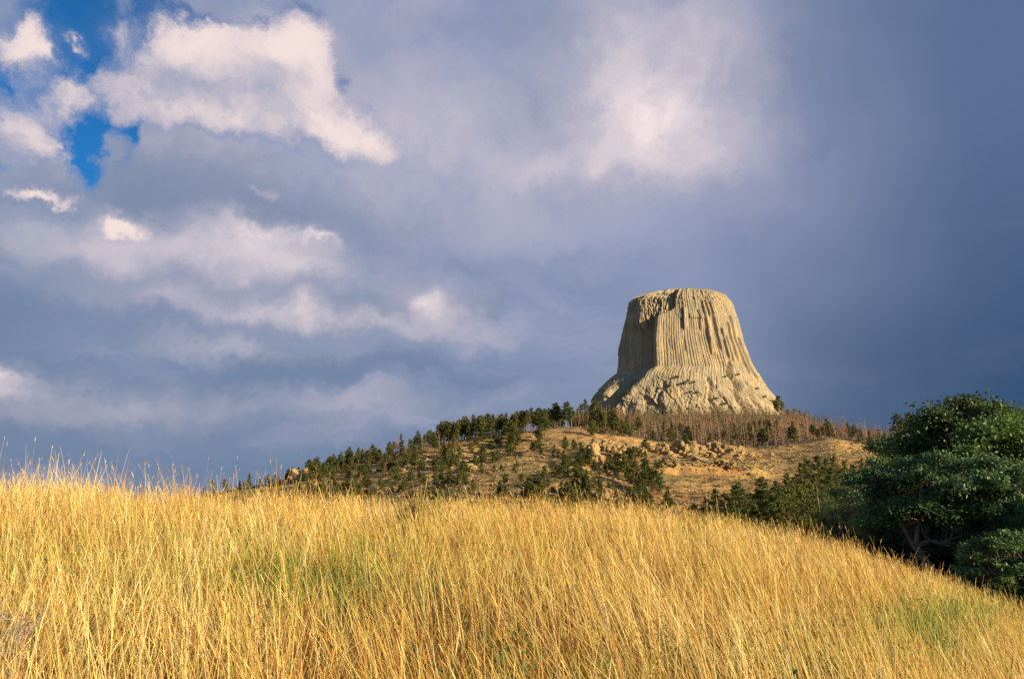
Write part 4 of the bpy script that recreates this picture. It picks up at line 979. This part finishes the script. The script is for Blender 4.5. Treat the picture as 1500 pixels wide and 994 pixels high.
def meadow():
    rng = np.random.default_rng(9)
    LEFT = np.pi
    # understory: short leaves, russet litter and green
    n = 205000
    X, Y = field_points(n, rng, 1.7, 25, 1.55, .05, 4); n = len(X)
    gm = green_mask(X, Y); isg = rng.random(n) < np.clip(gm, 0.03, .80)
    red = np.clip(fbm(X/1.6, Y/1.6, 140, 3)*3+.4, .1, .9)
    idx = np.where(rng.random(n) < red, rng.choice([3, 4, 4], n), rng.choice([4, 1, 3], n))
    col = pick(STRAW, idx, rng, .18)
    col = np.where(isg[:, None], np.array([(.26, .30, .05)])*rng.uniform(.45, 1.4, (n, 1))*(1+rng.normal(size=(n, 3))*.08), col); col = np.clip(col, .01, .9)
    L = rng.uniform(.10, .36, n)*(1+.5*fbm(X/.9, Y/.9, 141, 3))*(1+.7*np.clip(gm, 0, 1)*isg); Wd = (.0035+.00030*Y)*rng.uniform(.7, 1.5, n)*np.where(isg, 1.5, 1)
    ld = rng.random(n)*6.283
    v1, f1, c1, _ = strips(n, np.column_stack([X, Y, H(X, Y)-.02]), L, Wd, ld, rng.uniform(0, .55, n), rng.uniform(.1, 1.3, n), col, rng, 3, .1)
    grass_object('meadow_understory', [(v1, f1, c1)], 'short russet and green leaves at the foot of the tall meadow grass', 'grass')
    # tall straw culms in tufts, leaning as the wind combed them
    n = 140000
    X, Y = field_points(n, rng, 1.5, 25, 1.5, .055, 7); n = len(X)
    dens = .6*fbm(X/1.3, Y/1.3, 150, 3)+.7*fbm(X/.38, Y/.38, 155, 2)
    keep = rng.random(n) < np.clip(.55+3.0*dens, .10, 1)
    X, Y = X[keep], Y[keep]; n = len(X)
    gm = green_mask(X, Y)
    keep = rng.random(n) > gm*.62; X, Y, gm = X[keep], Y[keep], gm[keep]; n = len(X)
    pale = fbm(X/2.2, Y/2.2, 151, 3)
    pr = rng.random(n)
    idx = np.where(pr < np.clip(.34+1.5*pale, .05, .8), rng.choice([0, 2, 0], n), rng.choice([1, 3, 0, 1, 4], n))
    idx = np.where(rng.random(n) < gm*.5, 5, idx)
    col = pick(STRAW, idx, rng)
    lf = fbm(X/1.7, Y/1.7, 152, 3)
    tl = rng.choice([1, 1, 1, 2.2], n); lx = -.17-.6*lf+rng.normal(size=n)*.17*tl; ly = .3*fbm(X/1.9, Y/1.9, 153, 2)+rng.normal(size=n)*.19
    lean = np.hypot(lx, ly)*rng.choice([1, 1, 1, 1.8], n); ld = np.arctan2(ly, lx)
    L = rng.uniform(.50, .92, n)*(1+.6*fbm(X/1.5, Y/1.5, 154, 3))
    L = np.where(rng.random(n) < np.where(X < -5, .11, .06), L*np.where(Y > 11, np.where(X < -5, rng.uniform(1.4, 2.0, n), 1.4), 1.2), L)
    L *= 1-.14*sstep(X, 4, 14)
    curl = np.abs(rng.normal(size=n))*.18; bent = rng.random(n) < .04; curl = np.where(bent, rng.uniform(.9, 1.9, n), curl)
    Wd = (.0030+.00032*Y)*rng.uniform(.6, 1.4, n)
    base = np.column_stack([X, Y, H(X, Y)-.02])
    v2, f2, c2, P = strips(n, base, L, Wd, ld, lean.clip(0, .9), curl, col, rng, 5, .45)
    blocks = [(v2, f2, c2)]
    # narrow seed heads
    m = rng.random(n) < np.where(Y > 11, .5, .16)
    k = m.sum(); tip = P[m][:, -1]; prev = P[m][:, -2]; dv = tip-prev; hd = np.hypot(dv[:, 0], dv[:, 1])
    ang = np.arctan2(hd, dv[:, 2]); az_ = np.arctan2(dv[:, 1], dv[:, 0])
    sl = rng.uniform(.06, .15, k)
    v3, f3, c3, _ = strips(k, tip, sl, (.0050+.00028*Y[m])*rng.uniform(.6, 1.3, k), az_, ang, rng.uniform(0, .3, k), np.clip(col[m]*np.array([1.02, .93, .85]), 0, .9), rng, 4, .2, np.array([.25, .9, 1., .7, .1]))
    blocks.append((v3, f3, c3))
    # leaf blades that leave the culms sideways
    m = rng.random(n) < .22
    k = m.sum(); q = P[m][:, 2]
    v4, f4, c4, _ = strips(k, q, rng.uniform(.12, .3, k), (.0028+.00028*Y[m])*rng.uniform(.7, 1.3, k), rng.random(k)*6.28, rng.uniform(.25, .8, k), rng.uniform(.3, 1.5, k), np.clip(col[m]*rng.uniform(.75, 1.1, (k, 1)), 0, .9), rng, 3, .1)
    blocks.append((v4, f4, c4))
    grass_object('tall_grass', blocks, 'tall golden dry grass with thin seed heads filling the whole meadow', 'grass')
meadow()
def forbs():
    rng = np.random.default_rng(19); b = Buf()
    n = 5200; X, Y = field_points(n, rng, 2.2, 22, 1.6, .12, 3); n = len(X)
    keep = rng.random(n) < np.clip(green_mask(X, Y)*.9+.04, 0, .9); X, Y = X[keep], Y[keep]; n = len(X); Z = H(X, Y)
    per = 34; hh = np.repeat(rng.uniform(.18, .48, n), per); f = rng.uniform(.15, 1, n*per)
    r_ = .05+.05*np.sin(f*3.14); a = rng.random(n*per)*6.283
    P = np.column_stack([np.repeat(X, per)+np.cos(a)*r_, np.repeat(Y, per)+np.sin(a)*r_, np.repeat(Z, per)+f*hh])
    base = np.array([(.16, .24, .04), (.24, .28, .05), (.12, .19, .06), (.30, .26, .06)])[rng.integers(0, 4, n)]
    b.cards(P, rng.uniform(.03, .075, n*per), rng.uniform(.012, .026, n*per), rng, np.clip(np.repeat(base, per, 0)*rng.uniform(.6, 1.4, (n*per, 1)), .01, .8), np.column_stack([np.cos(a), np.sin(a), a*0+.6]), .6)
    o = link('forbs', b.mesh('forbs', M_leaf)); tag(o, 'small leafy green weeds growing low between the dry grass stems', 'forbs', kind='stuff')
forbs()

def weed():
    rng = np.random.default_rng(31)
    t, e = pray(30, 860); Y = 4.7; x = float(t*Y); z = float(H(x, Y))
    root = empty('dried_weed', (x, Y, z))
    st = Buf(); tw = Buf()
    for i in range(7):
        a = rng.random()*6.28; d = np.array([math.cos(a)*.28, math.sin(a)*.28, 1.]); h = rng.uniform(.45, .75)
        pts = np.array([[0, 0, 0], d*h*.5+rng.normal(size=3)*.02, d*h])
        st.tube(pts, [.005, .004, .002], 5, (.36, .30, .25))
        for k in range(16):
            f = rng.uniform(.3, 1); p = np.array([np.interp(f, [0, .5, 1], pts[:, q]) for q in range(3)])
            dd = rng.normal(size=3)+[0, 0, .9]; dd /= np.linalg.norm(dd); ln = rng.uniform(.05, .13)
            tw.tube([p, p+dd*ln], [.0022, .001], 3, (.46, .40, .34))
            m = 12; c = p+dd*ln*rng.uniform(.3, 1.1, m)[:, None]+rng.normal(size=(m, 3))*.012
            tw.cards(c, .018, .010, rng, jit((.40, .33, .25), rng, m, .2))
    link('stem', st.mesh('stem', M_bark), root); link('seed_twigs', tw.mesh('seed_twigs', M_grass), root)
    tag(root, 'grey dried weed with curled twiggy seed heads among the near grass', 'weed')
weed()
def green_tuft(px, top, Y, w, h, seed, name, label, col, n=420):
    rng = np.random.default_rng(seed); t, e = pray(px, top); x = float(t*Y); z = float(H(x, Y))
    h = CAMZ+float(e)*Y-z
    base = rng.normal(size=(n, 3))*np.array([w*.35, w*.3, 0]); base[:, 2] = -.05
    v_, f_, c_, P = strips(n, base, rng.uniform(.5, 1.0, n)*h, np.full(n, .012), np.arctan2(base[:, 1], base[:, 0]), rng.uniform(0, .3, n), rng.uniform(0, .3, n), jit((.26, .17, .06), rng, n, .2), rng, 3, .3)
    root = empty(name, (x, Y, z))
    link('stem', mesh('stem', v_, f_, M_grass, c_), root)
    b = Buf(); k = n*7; ii = rng.integers(0, n, k); ff = rng.uniform(.35, 1, k)*3; i0 = np.minimum(ff.astype(int), 2); fr = (ff-i0)[:, None]
    c = P[ii, i0]*(1-fr)+P[ii, i0+1]*fr+rng.normal(size=(k, 3))*.015
    b.cards(c, .075, .02, rng, jit(col, rng, k, .25), np.tile([0, 0, 1.], (k, 1)), .6)
    link('foliage', b.mesh('foliage', M_leaf), root)
    tag(root, label, 'shrub')
green_tuft(622, 724, 16.0, .42, 1, 61, 'meadow_shrub', 'dull green upright shrub rising from the grass at the meadow crest', (.14, .17, .05))
green_tuft(1015, 748, 16.5, .16, 1, 62, 'leafy_forb', 'small bright yellow-green leafy plant at the meadow crest', (.26, .32, .04), 120)
green_tuft(600, 733, 16.2, .25, 1, 63, 'meadow_shrub', 'small russet-green shrub touching the larger green shrub', (.20, .16, .06), 160)
